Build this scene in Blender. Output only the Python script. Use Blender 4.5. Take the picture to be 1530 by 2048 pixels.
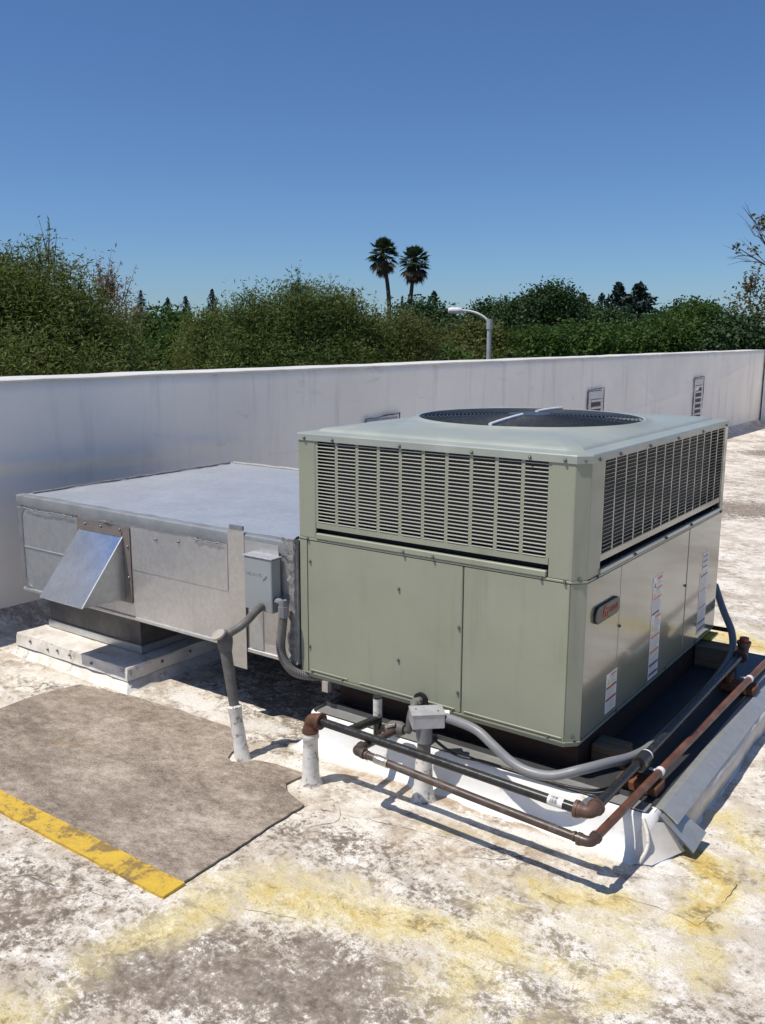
import bpy, bmesh, math, random
import numpy as np
from mathutils import Vector, Matrix

random.seed(7)
RNG = np.random.default_rng(11)
for o in list(bpy.data.objects):
    bpy.data.objects.remove(o, do_unlink=True)
SC = bpy.context.scene
COL = SC.collection
PI = math.pi

# ------------------------------------------------------------------ camera
CAM_POS = Vector((1.12964, -2.69406, 1.36861))
YAW, PITCH, ROLL = -0.620901, -0.190707, 0.003353
FPX, IW, IH = 1817.24, 1530.0, 2048.0
_F = Vector((math.sin(YAW) * math.cos(PITCH), math.cos(YAW) * math.cos(PITCH), math.sin(PITCH)))
_R0 = Vector((math.cos(YAW), -math.sin(YAW), 0.0))
_U0 = _R0.cross(_F)
_R = _R0 * math.cos(ROLL) + _U0 * math.sin(ROLL)
_U = -_R0 * math.sin(ROLL) + _U0 * math.cos(ROLL)
cam_d = bpy.data.cameras.new('camera')
cam_d.sensor_fit = 'VERTICAL'
cam_d.sensor_height = 24.0
cam_d.lens = FPX / IH * 24.0
cam_d.clip_start = 0.05
cam_d.clip_end = 3000
cam = bpy.data.objects.new('camera', cam_d)
COL.objects.link(cam)
m3 = Matrix((_R, _U, -_F)).transposed()
cam.matrix_world = Matrix.Translation(CAM_POS) @ m3.to_4x4()
SC.camera = cam
SC.render.resolution_x, SC.render.resolution_y = 765, 1024

# ------------------------------------------------------------------ light
TO_SUN = Vector((-0.235, -0.415, 1.0)).normalized()
SUN_EL = math.asin(TO_SUN.z)
SUN_AZ = math.atan2(TO_SUN.x, TO_SUN.y)
world = bpy.data.worlds.new('World')
SC.world = world
world.use_nodes = True
wn = world.node_tree.nodes
wn.clear()
sky = wn.new('ShaderNodeTexSky')
sky.sky_type = 'NISHITA'
sky.sun_disc = False
sky.sun_elevation = SUN_EL
sky.sun_rotation = SUN_AZ
sky.altitude = 600
sky.air_density = 1.0
sky.dust_density = 0.6
sky.ozone_density = 6.0
bg = wn.new('ShaderNodeBackground')
bg.inputs['Strength'].default_value = 0.084
wo = wn.new('ShaderNodeOutputWorld')
tint = wn.new('ShaderNodeMix'); tint.data_type = 'RGBA'; tint.blend_type = 'MULTIPLY'; tint.inputs[0].default_value = 1.0
tint.inputs[7].default_value = (.80, .98, 1.19, 1)       # camera white balance: deeper blue all over the sky
world.node_tree.links.new(sky.outputs[0], tint.inputs[6])
world.node_tree.links.new(tint.outputs[2], bg.inputs[0])
world.node_tree.links.new(bg.outputs[0], wo.inputs[0])
sun_d = bpy.data.lights.new('sun', 'SUN')
sun_d.energy = 4.7
sun_d.angle = math.radians(0.53)
sun_d.color = (1.0, 0.945, 0.85)
sun = bpy.data.objects.new('sun', sun_d)
COL.objects.link(sun)
sun.rotation_euler = (-TO_SUN).to_track_quat('-Z', 'Y').to_euler()
SC.view_settings.view_transform = 'Standard'
SC.view_settings.look = 'None'
SC.view_settings.exposure = 0.0
SC.view_settings.gamma = 1.0
SC.view_settings.use_curve_mapping = False

G = -0.27           # level of the roof at the machine
def roof_z(y):
    return G - 0.009 * np.maximum(0.0, np.asarray(y) - 2.0)

# ------------------------------------------------------------------ helpers
def tag(o, label=None, cat=None, group=None, kind=None):
    if label: o['label'] = label
    if cat: o['category'] = cat
    if group: o['group'] = group
    if kind: o['kind'] = kind
    return o

ORG = {}
def thing(name, loc, label, cat, group=None):
    o = bpy.data.objects.new(name, None)
    o.empty_display_size = 0.1
    COL.objects.link(o)
    o.location = loc
    ORG[o.name] = Vector(loc)
    return tag(o, label, cat, group)

def org(parent):
    return ORG.get(parent.name, Vector((0, 0, 0))) if parent else Vector((0, 0, 0))

def link(name, me, mat, parent=None, loc=None):
    """link a mesh whose vertices are given in world space (minus its thing's origin)"""
    o = bpy.data.objects.new(name, me)
    COL.objects.link(o)
    if mat is not None and len(me.materials) == 0:
        me.materials.append(mat)
    if parent:
        o.parent = parent
        ORG[o.name] = org(parent)
    else:
        ORG[o.name] = Vector((0, 0, 0))
    if loc is not None:
        o.location = loc
    return o

class MB:
    def __init__(s):
        s.v = []; s.f = []
    def add(s, vs, fs):
        b = len(s.v)
        s.v += [tuple(p) for p in vs]
        s.f += [tuple(i + b for i in f) for f in fs]
        return s
    def box(s, x0, x1, y0, y1, z0, z1):
        vs = [(x0,y0,z0),(x1,y0,z0),(x1,y1,z0),(x0,y1,z0),(x0,y0,z1),(x1,y0,z1),(x1,y1,z1),(x0,y1,z1)]
        return s.add(vs, [(3,2,1,0),(4,5,6,7),(0,1,5,4),(1,2,6,5),(2,3,7,6),(3,0,4,7)])
    def obox(s, c, ax, ay, az):
        c = Vector(c); ax = Vector(ax); ay = Vector(ay); az = Vector(az)
        vs = [c + ax*i + ay*j + az*k for k in (-1,1) for j in (-1,1) for i in (-1,1)]
        return s.add(vs, [(2,3,1,0),(4,5,7,6),(0,1,5,4),(1,3,7,5),(3,2,6,7),(2,0,4,6)])
    def prism(s, poly, z0, z1):
        n = len(poly)
        vs = [(p[0], p[1], z0) for p in poly] + [(p[0], p[1], z1) for p in poly]
        fs = [tuple(range(n))[::-1], tuple(range(n, 2*n))]
        fs += [(i, (i+1) % n, n + (i+1) % n, n + i) for i in range(n)]
        return s.add(vs, fs)
    def extrude(s, prof, a, b):
        """sweep a closed 3D profile from offset vector a to b"""
        n = len(prof); a = Vector(a); b = Vector(b)
        vs = [Vector(p) + a for p in prof] + [Vector(p) + b for p in prof]
        fs = [tuple(range(n))[::-1], tuple(range(n, 2*n))]
        fs += [(i, (i+1) % n, n + (i+1) % n, n + i) for i in range(n)]
        return s.add(vs, fs)
    def tube(s, pts, r, n=12, caps=True, rfun=None):
        pts = [Vector(p) for p in pts]
        m = len(pts)
        tan = []
        for i in range(m):
            d = pts[min(i+1, m-1)] - pts[max(i-1, 0)]
            tan.append(d.normalized())
        up = Vector((0, 0, 1)) if abs(tan[0].z) < 0.9 else Vector((1, 0, 0))
        nv = (up - tan[0] * up.dot(tan[0])).normalized()
        vs = []
        for i in range(m):
            nv = (nv - tan[i] * nv.dot(tan[i])).normalized()
            bv = tan[i].cross(nv)
            rr = r(i / (m - 1)) if callable(r) else r
            if rfun: rr *= rfun(i)
            for k in range(n):
                a = 2 * PI * k / n
                vs.append(pts[i] + nv * (math.cos(a) * rr) + bv * (math.sin(a) * rr))
        fs = []
        for i in range(m - 1):
            for k in range(n):
                k2 = (k + 1) % n
                fs.append((i*n + k, i*n + k2, (i+1)*n + k2, (i+1)*n + k))
        if caps:
            fs.append(tuple(range(n))[::-1])
            fs.append(tuple((m-1)*n + k for k in range(n)))
        return s.add(vs, fs)
    def lathe(s, c, prof, n=24, wob=0.0, seed=0):
        c = Vector(c); rg = random.Random(seed)
        vs = []; m = len(prof)
        for (r, z) in prof:
            for k in range(n):
                a = 2 * PI * k / n
                w = 1 + (rg.random() - .5) * wob
                vs.append(c + Vector((math.cos(a)*r*w, math.sin(a)*r*w, z)))
        fs = []
        for i in range(m - 1):
            for k in range(n):
                k2 = (k + 1) % n
                fs.append((i*n+k, i*n+k2, (i+1)*n+k2, (i+1)*n+k))
        fs.append(tuple(range(n))[::-1]); fs.append(tuple((m-1)*n + k for k in range(n)))
        return s.add(vs, fs)
    def mesh(s, name, o=Vector((0,0,0)), smooth=False, bevel=0.0, seg=1):
        me = bpy.data.meshes.new(name)
        me.from_pydata([(v[0]-o.x, v[1]-o.y, v[2]-o.z) for v in s.v], [], s.f)
        bm = bmesh.new(); bm.from_mesh(me)
        bmesh.ops.recalc_face_normals(bm, faces=bm.faces)
        if bevel > 0:
            ed = [e for e in bm.edges if len(e.link_faces) == 2 and e.calc_face_angle(0) > 0.5]
            bmesh.ops.bevel(bm, geom=ed, offset=bevel, segments=seg, profile=0.6, affect='EDGES', clamp_overlap=True)
        bm.to_mesh(me); bm.free()
        if smooth:
            me.polygons.foreach_set('use_smooth', [True]*len(me.polygons))
            me.set_sharp_from_angle(angle=math.radians(50))
        return me
    def build(s, name, mat, parent=None, smooth=False, bevel=0.0, seg=1):
        return link(name, s.mesh(name, org(parent), smooth, bevel, seg), mat, parent)

def catmull(pts, n=10):
    pts = [Vector(p) for p in pts]
    P = [pts[0]*2 - pts[1]] + pts + [pts[-1]*2 - pts[-2]]
    out = []
    for i in range(1, len(P) - 2):
        for k in range(n):
            t = k / n
            a, b, c, d = P[i-1], P[i], P[i+1], P[i+2]
            out.append(0.5*((2*b) + (c-a)*t + (2*a-5*b+4*c-d)*t*t + (3*b-a-3*c+d)*t**3))
    out.append(pts[-1])
    return out

def resample(pts, step):
    out = [pts[0]]; acc = 0
    for a, b in zip(pts[:-1], pts[1:]):
        L = (b - a).length
        t = step - acc
        while t <= L:
            out.append(a + (b-a)*(t/L)); t += step
        acc = (acc + L) % step
    return out

# ------------------------------------------------------------------ materials
def new_mat(name):
    m = bpy.data.materials.new(name)
    m.use_nodes = True
    nt = m.node_tree
    return m, nt, nt.nodes['Principled BSDF']

class NT:
    """small node-graph helper"""
    def __init__(s, nt):
        s.nt = nt; s.n = nt.nodes; s.l = nt.links
        s.co = s.n.new('ShaderNodeTexCoord').outputs['Object']
    def link(s, a, b): s.l.new(a, b)
    def noise(s, scale, detail=4, rough=0.6, co=None, dist=0.0, out='Fac'):
        n = s.n.new('ShaderNodeTexNoise')
        n.inputs['Scale'].default_value = scale
        n.inputs['Detail'].default_value = detail
        n.inputs['Roughness'].default_value = rough
        n.inputs['Distortion'].default_value = dist
        s.link(co or s.co, n.inputs['Vector'])
        return n.outputs[out]
    def voro(s, scale, feature='F1', co=None, out='Distance', rand=1.0):
        n = s.n.new('ShaderNodeTexVoronoi')
        n.feature = feature
        n.inputs['Scale'].default_value = scale
        n.inputs['Randomness'].default_value = rand
        s.link(co or s.co, n.inputs['Vector'])
        return n.outputs[out]
    def mapping(s, scale=(1,1,1), rot=(0,0,0), loc=(0,0,0), co=None):
        n = s.n.new('ShaderNodeMapping')
        n.inputs['Scale'].default_value = scale
        n.inputs['Rotation'].default_value = rot
        n.inputs['Location'].default_value = loc
        s.link(co or s.co, n.inputs['Vector'])
        return n.outputs[0]
    def ss(s, x, a, b, lo=0.0, hi=1.0):
        n = s.n.new('ShaderNodeMapRange')
        n.interpolation_type = 'SMOOTHSTEP'
        s.link(x, n.inputs[0])
        for i, v in enumerate((a, b, lo, hi)): n.inputs[i+1].default_value = v
        return n.outputs[0]
    def math(s, op, a, b=None, clamp=False):
        n = s.n.new('ShaderNodeMath'); n.operation = op; n.use_clamp = clamp
        for i, x in enumerate((a, b)):
            if x is None: continue
            if isinstance(x, (int, float)): n.inputs[i].default_value = x
            else: s.link(x, n.inputs[i])
        return n.outputs[0]
    def mix(s, fac, a, b, mode='MIX'):
        n = s.n.new('ShaderNodeMix'); n.data_type = 'RGBA'; n.blend_type = mode
        if isinstance(fac, (int, float)): n.inputs[0].default_value = fac
        else: s.link(fac, n.inputs[0])
        for i, x in ((6, a), (7, b)):
            if isinstance(x, tuple): n.inputs[i].default_value = (*x[:3], 1)
            else: s.link(x, n.inputs[i])
        return n.outputs[2]
    def ramp(s, fac, stops):
        n = s.n.new('ShaderNodeValToRGB')
        s.link(fac, n.inputs[0])
        e = n.color_ramp.elements
        while len(e) < len(stops): e.new(0.5)
        for el, (p, c) in zip(e, stops):
            el.position = p; el.color = (*c, 1)
        return n.outputs[0]
    def attr(s, name):
        n = s.n.new('ShaderNodeAttribute'); n.attribute_name = name
        return n.outputs['Fac']
    def bump(s, h, strength, dist, normal=None):
        n = s.n.new('ShaderNodeBump')
        n.inputs['Strength'].default_value = strength
        n.inputs['Distance'].default_value = dist
        s.link(h, n.inputs['Height'])
        if normal: s.link(normal, n.inputs['Normal'])
        return n.outputs[0]

def surf(name, c1, c2=None, scale=8, rough=0.5, rvar=0.1, metal=0.0, bump=0.0, bscale=60, bdist=0.002,
         dirt=None, dscale=5, dlo=.55, dhi=.75, spec=0.5, stretch=(1,1,1), coat=0.0, detail=5, warp=0.0, streak=None, samt=.5):
    m, nt, b = new_mat(name)
    t = NT(nt)
    co = t.mapping(scale=stretch)
    c2 = c2 or tuple(x * 0.85 for x in c1)
    n = t.noise(scale, detail, 0.6, co)
    col = t.mix(t.ss(n, 0.35, 0.65), c1, c2)
    if dirt:
        d = t.noise(dscale, 6, 0.7, co, 0.4)
        col = t.mix(t.ss(d, dlo, dhi), col, dirt)
    if streak:
        sn = t.noise(16, 6, .7, t.mapping(scale=(1, 1, .07)))
        sm_ = t.noise(1.6, 4, .6, t.mapping(loc=(2, 5, 3)))
        k = t.math('MULTIPLY', t.ss(sn, .50, .74), t.ss(sm_, .40, .62))
        col = t.mix(t.math('MULTIPLY', k, samt), col, streak)
    t.link(col, b.inputs['Base Color'])
    r = t.ss(t.noise(scale * 2.3, 4), 0.3, 0.7, rough - rvar, rough + rvar)
    t.link(r, b.inputs['Roughness'])
    b.inputs['Metallic'].default_value = metal
    b.inputs['Specular IOR Level'].default_value = spec
    b.inputs['Coat Weight'].default_value = coat
    b.inputs['Coat Roughness'].default_value = 0.07
    if bump > 0:
        nb = t.bump(t.noise(bscale, 4, 0.6), bump, bdist)
        if warp > 0: nb = t.bump(t.noise(2.6, 2, .4), warp, .02, nb)
        t.link(nb, b.inputs['Normal'])
    return m

MAT = {}
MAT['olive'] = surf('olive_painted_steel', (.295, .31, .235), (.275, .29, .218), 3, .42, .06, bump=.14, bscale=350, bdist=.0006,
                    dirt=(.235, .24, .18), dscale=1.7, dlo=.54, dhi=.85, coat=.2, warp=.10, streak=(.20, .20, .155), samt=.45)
MAT['olive_side'] = surf('olive_painted_steel_smooth_shaded', (.25, .255, .19), (.235, .24, .178), 2.5, .17, .04, bump=.03, bscale=5, bdist=.004,
                    dirt=(.21, .21, .155), dscale=1.3, dlo=.55, dhi=.9, coat=.7, warp=.04, streak=(.19, .19, .15), samt=.35)  # smoother side steel, its paint darkened for the shaded right side
MAT['cap'] = surf('weathered_top_paint', (.34, .365, .32), (.30, .325, .29), 4, .38, .06, bump=.08, bscale=200, bdist=.0006, warp=.06,
                    dirt=(.42, .43, .40), dscale=3, dlo=.5, dhi=.8, coat=.15)
MAT['slat'] = surf('sunlit_louvre_paint', (.47, .475, .41), (.43, .435, .37), 20, .35, .05)  # cabinet paint made paler, sunlight on the front slat lips painted in
MAT['coil'] = surf('dark_condenser_coil', (.022, .022, .025), (.03, .03, .034), 300, .6, .1)
MAT['black'] = surf('black_void', (.01, .01, .01), (.014, .014, .014), 20, .7, .1)
MAT['screw'] = surf('zinc_screw', (.22, .22, .2), (.12, .12, .11), 40, .4, .1, metal=.7)
MAT['wire'] = surf('coated_grille_wire', (.03, .036, .042), (.045, .05, .055), 30, .35, .1)
MAT['wirelight'] = surf('glint_white_metal', (.80, .81, .80), (.70, .71, .70), 60, .3, .1)  # white base colour paints in the sun glint on the grille bars
MAT['pipe_black'] = surf('black_iron_pipe', (.017, .017, .017), (.03, .028, .026), 30, .3, .08, dirt=(.06, .05, .045), dscale=16, dlo=.6, dhi=.8, bump=.1, bscale=150, bdist=.0005)
MAT['pipe_brown'] = surf('oxidised_brown_copper_pipe', (.075, .045, .036), (.05, .034, .029), 14, .42, .1, dirt=(.11, .09, .075), dscale=12, dlo=.48, dhi=.66, bump=.25, bscale=120, bdist=.0008)
MAT['pipe_copper'] = surf('rusty_copper_pipe', (.15, .062, .036), (.10, .045, .03), 10, .42, .1, dirt=(.17, .09, .06), dscale=9, dlo=.5, dhi=.68, bump=.25, bscale=120, bdist=.0008)
MAT['rust'] = surf('rusty_iron', (.15, .055, .025), (.09, .038, .024), 22, .7, .1, bump=.4, bscale=90, bdist=.002)
MAT['rustblock'] = surf('rust_red_block', (.20, .075, .03), (.11, .045, .022), 18, .85, .05, bump=.4, bscale=70, bdist=.002)
MAT['elbow'] = surf('brown_malleable_elbow', (.13, .07, .048), (.08, .047, .036), 25, .5, .1, bump=.2, bscale=120, bdist=.001)
MAT['conduit'] = surf('grey_pvc_conduit', (.22, .225, .235), (.19, .195, .205), 9, .45, .06, dirt=(.22, .21, .2), dscale=7)
MAT['conduit_dark'] = surf('dirty_grey_conduit', (.15, .145, .14), (.10, .095, .09), 12, .6, .1, dirt=(.25, .23, .2), dscale=12, dlo=.6, dhi=.75)
MAT['greybox'] = surf('grey_enamel_box', (.30, .325, .335), (.28, .305, .315), 6, .45, .08, bump=.1, bscale=300, bdist=.0005)
MAT['jbox'] = surf('galvanised_junction_box', (.50, .50, .51), (.42, .42, .43), 25, .42, .08, metal=.35, dirt=(.30, .28, .27), dscale=30, dlo=.6, dhi=.7)
MAT['boot'] = surf('white_membrane_boot', (.72, .70, .66), (.60, .57, .52), 12, .6, .1, dirt=(.20, .165, .13), dscale=22, dlo=.52, dhi=.63, bump=.6, bscale=40, bdist=.004)
MAT['curbwhite'] = surf('white_coated_membrane', (.80, .80, .79), (.74, .73, .71), 5, .5, .1, dirt=(.50, .43, .35), dscale=9, dlo=.57, dhi=.72, bump=.45, bscale=14, bdist=.006)
MAT['curbworn'] = surf('worn_curb_coating', (.76, .73, .68), (.60, .55, .49), 9, .6, .1, dirt=(.30, .24, .19), dscale=13, dlo=.56, dhi=.70, bump=.6, bscale=26, bdist=.006, detail=8)
MAT['curbgrey'] = surf('weathered_membrane', (.62, .59, .55), (.5, .46, .42), 5, .6, .1, dirt=(.33, .27, .22), dscale=6, dlo=.55, dhi=.72, bump=.45, bscale=14, bdist=.006)
MAT['elbowcover'] = surf('tan_cover_plate', (.42, .38, .34), (.36, .32, .28), 25, .55, .1, dirt=(.2, .17, .14), dscale=30, dlo=.62, dhi=.7)
MAT['wood'] = surf('weathered_lumber', (.24, .165, .09), (.16, .11, .065), 8, .8, .05, stretch=(1, 9, 9), bump=.3, bscale=40, bdist=.002)
MAT['woodred'] = surf('dark_red_wood_with_shade', (.045, .022, .017), (.028, .016, .013), 8, .85, .05, stretch=(1, 6, 6), bump=.3, bscale=40, bdist=.002)  # dark red wood, darkened further to paint in the shade under the machine
MAT['white'] = surf('white_print_stock', (.74, .74, .73), (.70, .70, .69), 20, .4, .05)
MAT['orange'] = surf('orange_print', (.62, .22, .08), None, 20, .4, .05)
MAT['redprint'] = surf('red_print', (.36, .05, .05), None, 20, .4, .05)
MAT['blueprint'] = surf('blue_print', (.05, .06, .22), None, 20, .4, .05)
MAT['yellowprint'] = surf('yellow_print', (.75, .55, .06), None, 20, .4, .05)
MAT['badge'] = surf('black_badge_plastic', (.025, .025, .027), None, 20, .35, .05)
MAT['badgered'] = surf('badge_red', (.36, .028, .018), None, 20, .35, .05)
MAT['rubber'] = surf('black_rubber', (.015, .015, .015), None, 20, .5, .1)
MAT['brass'] = surf('bright_fitting', (.62, .58, .5), (.45, .42, .36), 30, .28, .08, metal=.8)
MAT['capred'] = surf('red_pipe_cap', (.33, .04, .03), (.25, .035, .03), 20, .5, .1)
MAT['lampgrey'] = surf('galvanised_lamp_pole', (.50, .50, .50), (.42, .42, .42), 6, .45, .1, metal=.2)
MAT['lampwhite'] = surf('pale_lamp_housing', (.72, .73, .74), None, 6, .4, .1)
MAT['housewall'] = surf('pale_stucco', (.5, .48, .45), None, 3, .8, .05)
MAT['houseroof'] = surf('grey_shingle', (.20, .20, .21), (.14, .14, .15), 3, .85, .05)
MAT['glassdark'] = surf('dark_window_pane', (.03, .035, .04), None, 3, .08, .03)
MAT['tape'] = surf('grey_mastic_tape', (.25, .265, .28), (.20, .215, .23), 8, .5, .1, metal=.3, dirt=(.40, .41, .42), dscale=35, dlo=.67, dhi=.72, bump=.5, bscale=60, bdist=.003)
MAT['mastic'] = surf('smeared_mastic', (.26, .255, .255), (.17, .17, .17), 25, .65, .1, dirt=(.40, .39, .39), dscale=30, dlo=.58, dhi=.68, bump=.9, bscale=50, bdist=.008)
MAT['drop'] = surf('dark_aged_sheet_metal', (.13, .125, .125), (.09, .085, .085), 6, .5, .1, metal=.3, dirt=(.18, .15, .13), dscale=5)
MAT['trunk'] = surf('tree_bark', (.10, .075, .055), (.06, .045, .035), 6, .9, .05, stretch=(3, 3, .6), bump=.6, bscale=12, bdist=.03)

def galvanised(name, tint, rough, spangle=45, streak=None, metal=.85, bend=0.0):
    m, nt, b = new_mat(name); t = NT(nt)
    v = t.voro(spangle, out='Color')
    sp = nt.nodes.new('ShaderNodeSeparateColor'); t.link(v, sp.inputs[0])
    n = t.noise(2.2, 5, .6)
    c = t.mix(t.ss(sp.outputs[0], 0, 1, 0, .35), tint, tuple(x * .72 for x in tint))
    c = t.mix(t.ss(n, .35, .7, 0, .16), c, tuple(x * .70 for x in tint))
    if streak:
        s = t.noise(9, 5, .7, t.mapping(scale=(1, 1, .12)))
        c = t.mix(t.ss(s, .55, .75, 0, .6), c, streak)
    t.link(c, b.inputs['Base Color'])
    t.link(t.ss(t.noise(5, 5), .3, .7, rough - .03, rough + .04), b.inputs['Roughness'])
    b.inputs['Metallic'].default_value = metal
    nb = t.bump(t.noise(70, 3), .03, .0006)
    if bend > 0:
        nb = t.bump(t.noise(2.4, 2, .4), bend, .03, nb)
    t.link(nb, b.inputs['Normal'])
    return m
MAT['galv_top'] = galvanised('galvanised_duct_top', (.68, .70, .73), .45, 60, None, .72, .0)
MAT['galv_face'] = galvanised('galvanised_duct_face', (.70, .695, .685), .36, 60, (.56, .54, .52), .8, .02)
MAT['galv_left'] = galvanised('galvanised_duct_face_greenish', (.58, .605, .615), .34, 45, None, .78, .02)
MAT['galv_flange'] = galvanised('aged_brown_flange', (.27, .235, .22), .5, 45, None, .45)
MAT['mirror'] = galvanised('new_bright_sheet_metal', (.93, .95, .97), .24, 60, None, 1.0, .02)
MAT['strap'] = galvanised('zinc_strap', (.60, .575, .53), .4, 60, None, .55)
MAT['flash'] = galvanised('curb_flashing_metal', (.46, .46, .44), .34, 40, (.52, .48, .42), .5, .1)
MAT['flashshade'] = galvanised('shade_dark_curb_flashing', (.09, .092, .095), .45, 40, None, .5, .1)  # curb metal with the machine's shade painted into its dark colour

def roof_material():
    m, nt, b = new_mat('worn_roof_coating'); t = NT(nt)
    ye, di, cl, ru = t.attr('yellow'), t.attr('dirt'), t.attr('clean'), t.attr('rusty')
    def cen(x, k): return t.math('MULTIPLY', t.math('SUBTRACT', x, .5), k)
    big = t.noise(1.3, 5, .6, None, .2)
    mid = t.noise(6, 9, .70, None, .25)
    mid2 = t.noise(13, 8, .72, t.mapping(scale=(1, 1.35, 1), rot=(0, 0, .5), loc=(3, 7, 1)), .35)
    fine = t.noise(48, 7, .78)
    grain = t.noise(190, 4, .75)
    base = t.mix(t.ss(mid, .40, .66), (.77, .72, .64), (.50, .425, .345))
    film = t.math('ADD', cen(big, 1.2), t.math('ADD', cen(mid2, 1.1), cen(fine, .7)))
    base = t.mix(t.ss(film, -.03, .24, 0, .92), base, (.33, .275, .225))
    # intact white flakes
    wf = t.ss(t.math('ADD', cen(mid2, -1.0), t.math('ADD', cen(fine, -.9), cen(mid, -.6))), .08, .22)
    base = t.mix(t.math('MULTIPLY', wf, .9), base, (.82, .80, .77))
    # grime: attribute pushes thresholded noise
    g1 = t.math('ADD', t.math('MULTIPLY', di, .50), t.math('ADD', cen(fine, 1.2), t.math('ADD', cen(mid2, 1.1), cen(grain, .5))))
    gk = t.math('ADD', t.math('ADD', mid2, cen(fine, .9)), cen(t.noise(22, 8, .78, t.mapping(loc=(8, 1, 5)), .3), 1.0))
    gcol = t.ramp(gk, [(.22, (.50, .44, .37)), (.40, (.31, .26, .215)), (.56, (.20, .163, .132)), (.75, (.125, .10, .08))])
    base = t.mix(t.math('MULTIPLY', t.ss(g1, .13, .36), .92), base, gcol)
    fl = t.math('ADD', cen(t.noise(17, 9, .78, t.mapping(loc=(2, 13, 4)), .35), 1.5), cen(fine, .9))
    base = t.mix(t.math('MULTIPLY', t.ss(fl, .20, .36), .8), base, (.74, .70, .64))
    # dark specks
    sp = t.math('MULTIPLY', t.ss(t.math('ADD', fine, cen(grain, .4)), .60, .72), t.ss(mid, .40, .6))
    base = t.mix(t.math('MULTIPLY', sp, .7), base, (.19, .15, .12))
    pit = t.ss(t.voro(24, co=t.mapping(scale=(1, 1.5, 1), rot=(0, 0, .6))), .20, .07)
    pit = t.math('MULTIPLY', pit, t.ss(t.noise(4.5, 3, .5, t.mapping(loc=(3, 1, 7))), .48, .58))
    base = t.mix(t.math('MULTIPLY', pit, .85), base, (.20, .155, .115))
    # rust-brown stain
    r1 = t.ss(t.math('ADD', ru, t.math('ADD', cen(mid, 1.2), cen(fine, .5))), .25, .8)
    base = t.mix(t.math('MULTIPLY', r1, .72), base, (.38, .26, .16))
    # yellow stain
    patch = t.noise(3.4, 6, .65, t.mapping(loc=(6, 2, 4)), .3)
    y1 = t.math('ADD', t.math('MULTIPLY', ye, t.ss(patch, .34, .60, .25, 1.0)), t.math('ADD', cen(mid, .8), t.math('ADD', cen(fine, .9), cen(grain, .4))))
    ycol = t.mix(t.ss(y1, .45, 1.05), (.72, .63, .34), (.62, .43, .06))
    base = t.mix(t.math('MULTIPLY', t.ss(y1, .10, .70), .78), base, ycol)
    ydirt = t.math('MULTIPLY', t.ss(y1, .35, .8), t.ss(t.noise(10, 8, .78, t.mapping(scale=(1, 1.8, 1), rot=(0, 0, .9)), .4), .52, .62))
    base = t.mix(t.math('MULTIPLY', ydirt, .75), base, (.18, .13, .06))
    g2 = t.math('ADD', cen(t.noise(8, 9, .76, t.mapping(loc=(11, 4, 2)), .3), 1.6), t.math('ADD', cen(fine, .9), t.math('MULTIPLY', di, .25)))
    base = t.mix(t.math('MULTIPLY', t.ss(g2, .14, .42), .75), base, gcol)
    # fresh white coating beside curbs
    c1 = t.ss(t.math('ADD', cl, t.math('ADD', cen(mid, 1.2), cen(fine, .4))), .30, .70)
    base = t.mix(t.math('MULTIPLY', c1, .9), base, (.80, .77, .72))
    # hairline cracks and scuffs
    wob = t.n.new('ShaderNodeVectorMath'); wob.operation = 'MULTIPLY_ADD'
    t.link(t.noise(5, 4, .6, None, 0, 'Color'), wob.inputs[0]); wob.inputs[1].default_value = (.5, .5, 0); t.link(t.mapping(scale=(1, 1, 0)), wob.inputs[2])
    ck = t.ss(t.voro(5.5, 'DISTANCE_TO_EDGE', wob.outputs[0]), .022, .002)
    ck = t.math('MULTIPLY', ck, t.ss(t.noise(2.2, 4, .6, t.mapping(loc=(9, 3, 1))), .54, .62))
    base = t.mix(t.math('MULTIPLY', ck, t.ss(fine, .4, .6, .1, .5)), base, (.25, .20, .155))
    sc = t.ss(t.noise(1.0, 4, .6, t.mapping(scale=(60, 9, 1), rot=(0, 0, .75)), .8), .66, .72)
    sc = t.math('MULTIPLY', sc, t.ss(mid, .45, .6))
    base = t.mix(t.math('MULTIPLY', sc, .6), base, (.24, .19, .145))
    # salt-and-pepper grain
    base = t.mix(t.ss(grain, .45, .70, 0, .5), base, (.27, .22, .175))
    t.link(base, b.inputs['Base Color'])
    b.inputs['Roughness'].default_value = .8
    b.inputs['Specular IOR Level'].default_value = .2
    h = t.math('ADD', t.math('MULTIPLY', mid2, .6), t.math('ADD', t.math('MULTIPLY', fine, .45), t.math('MULTIPLY', grain, .08)))
    h = t.math('SUBTRACT', h, t.math('MULTIPLY', pit, .3))
    t.link(t.bump(h, .6, .014), b.inputs['Normal'])
    return m
MAT['roof'] = roof_material()

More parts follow.
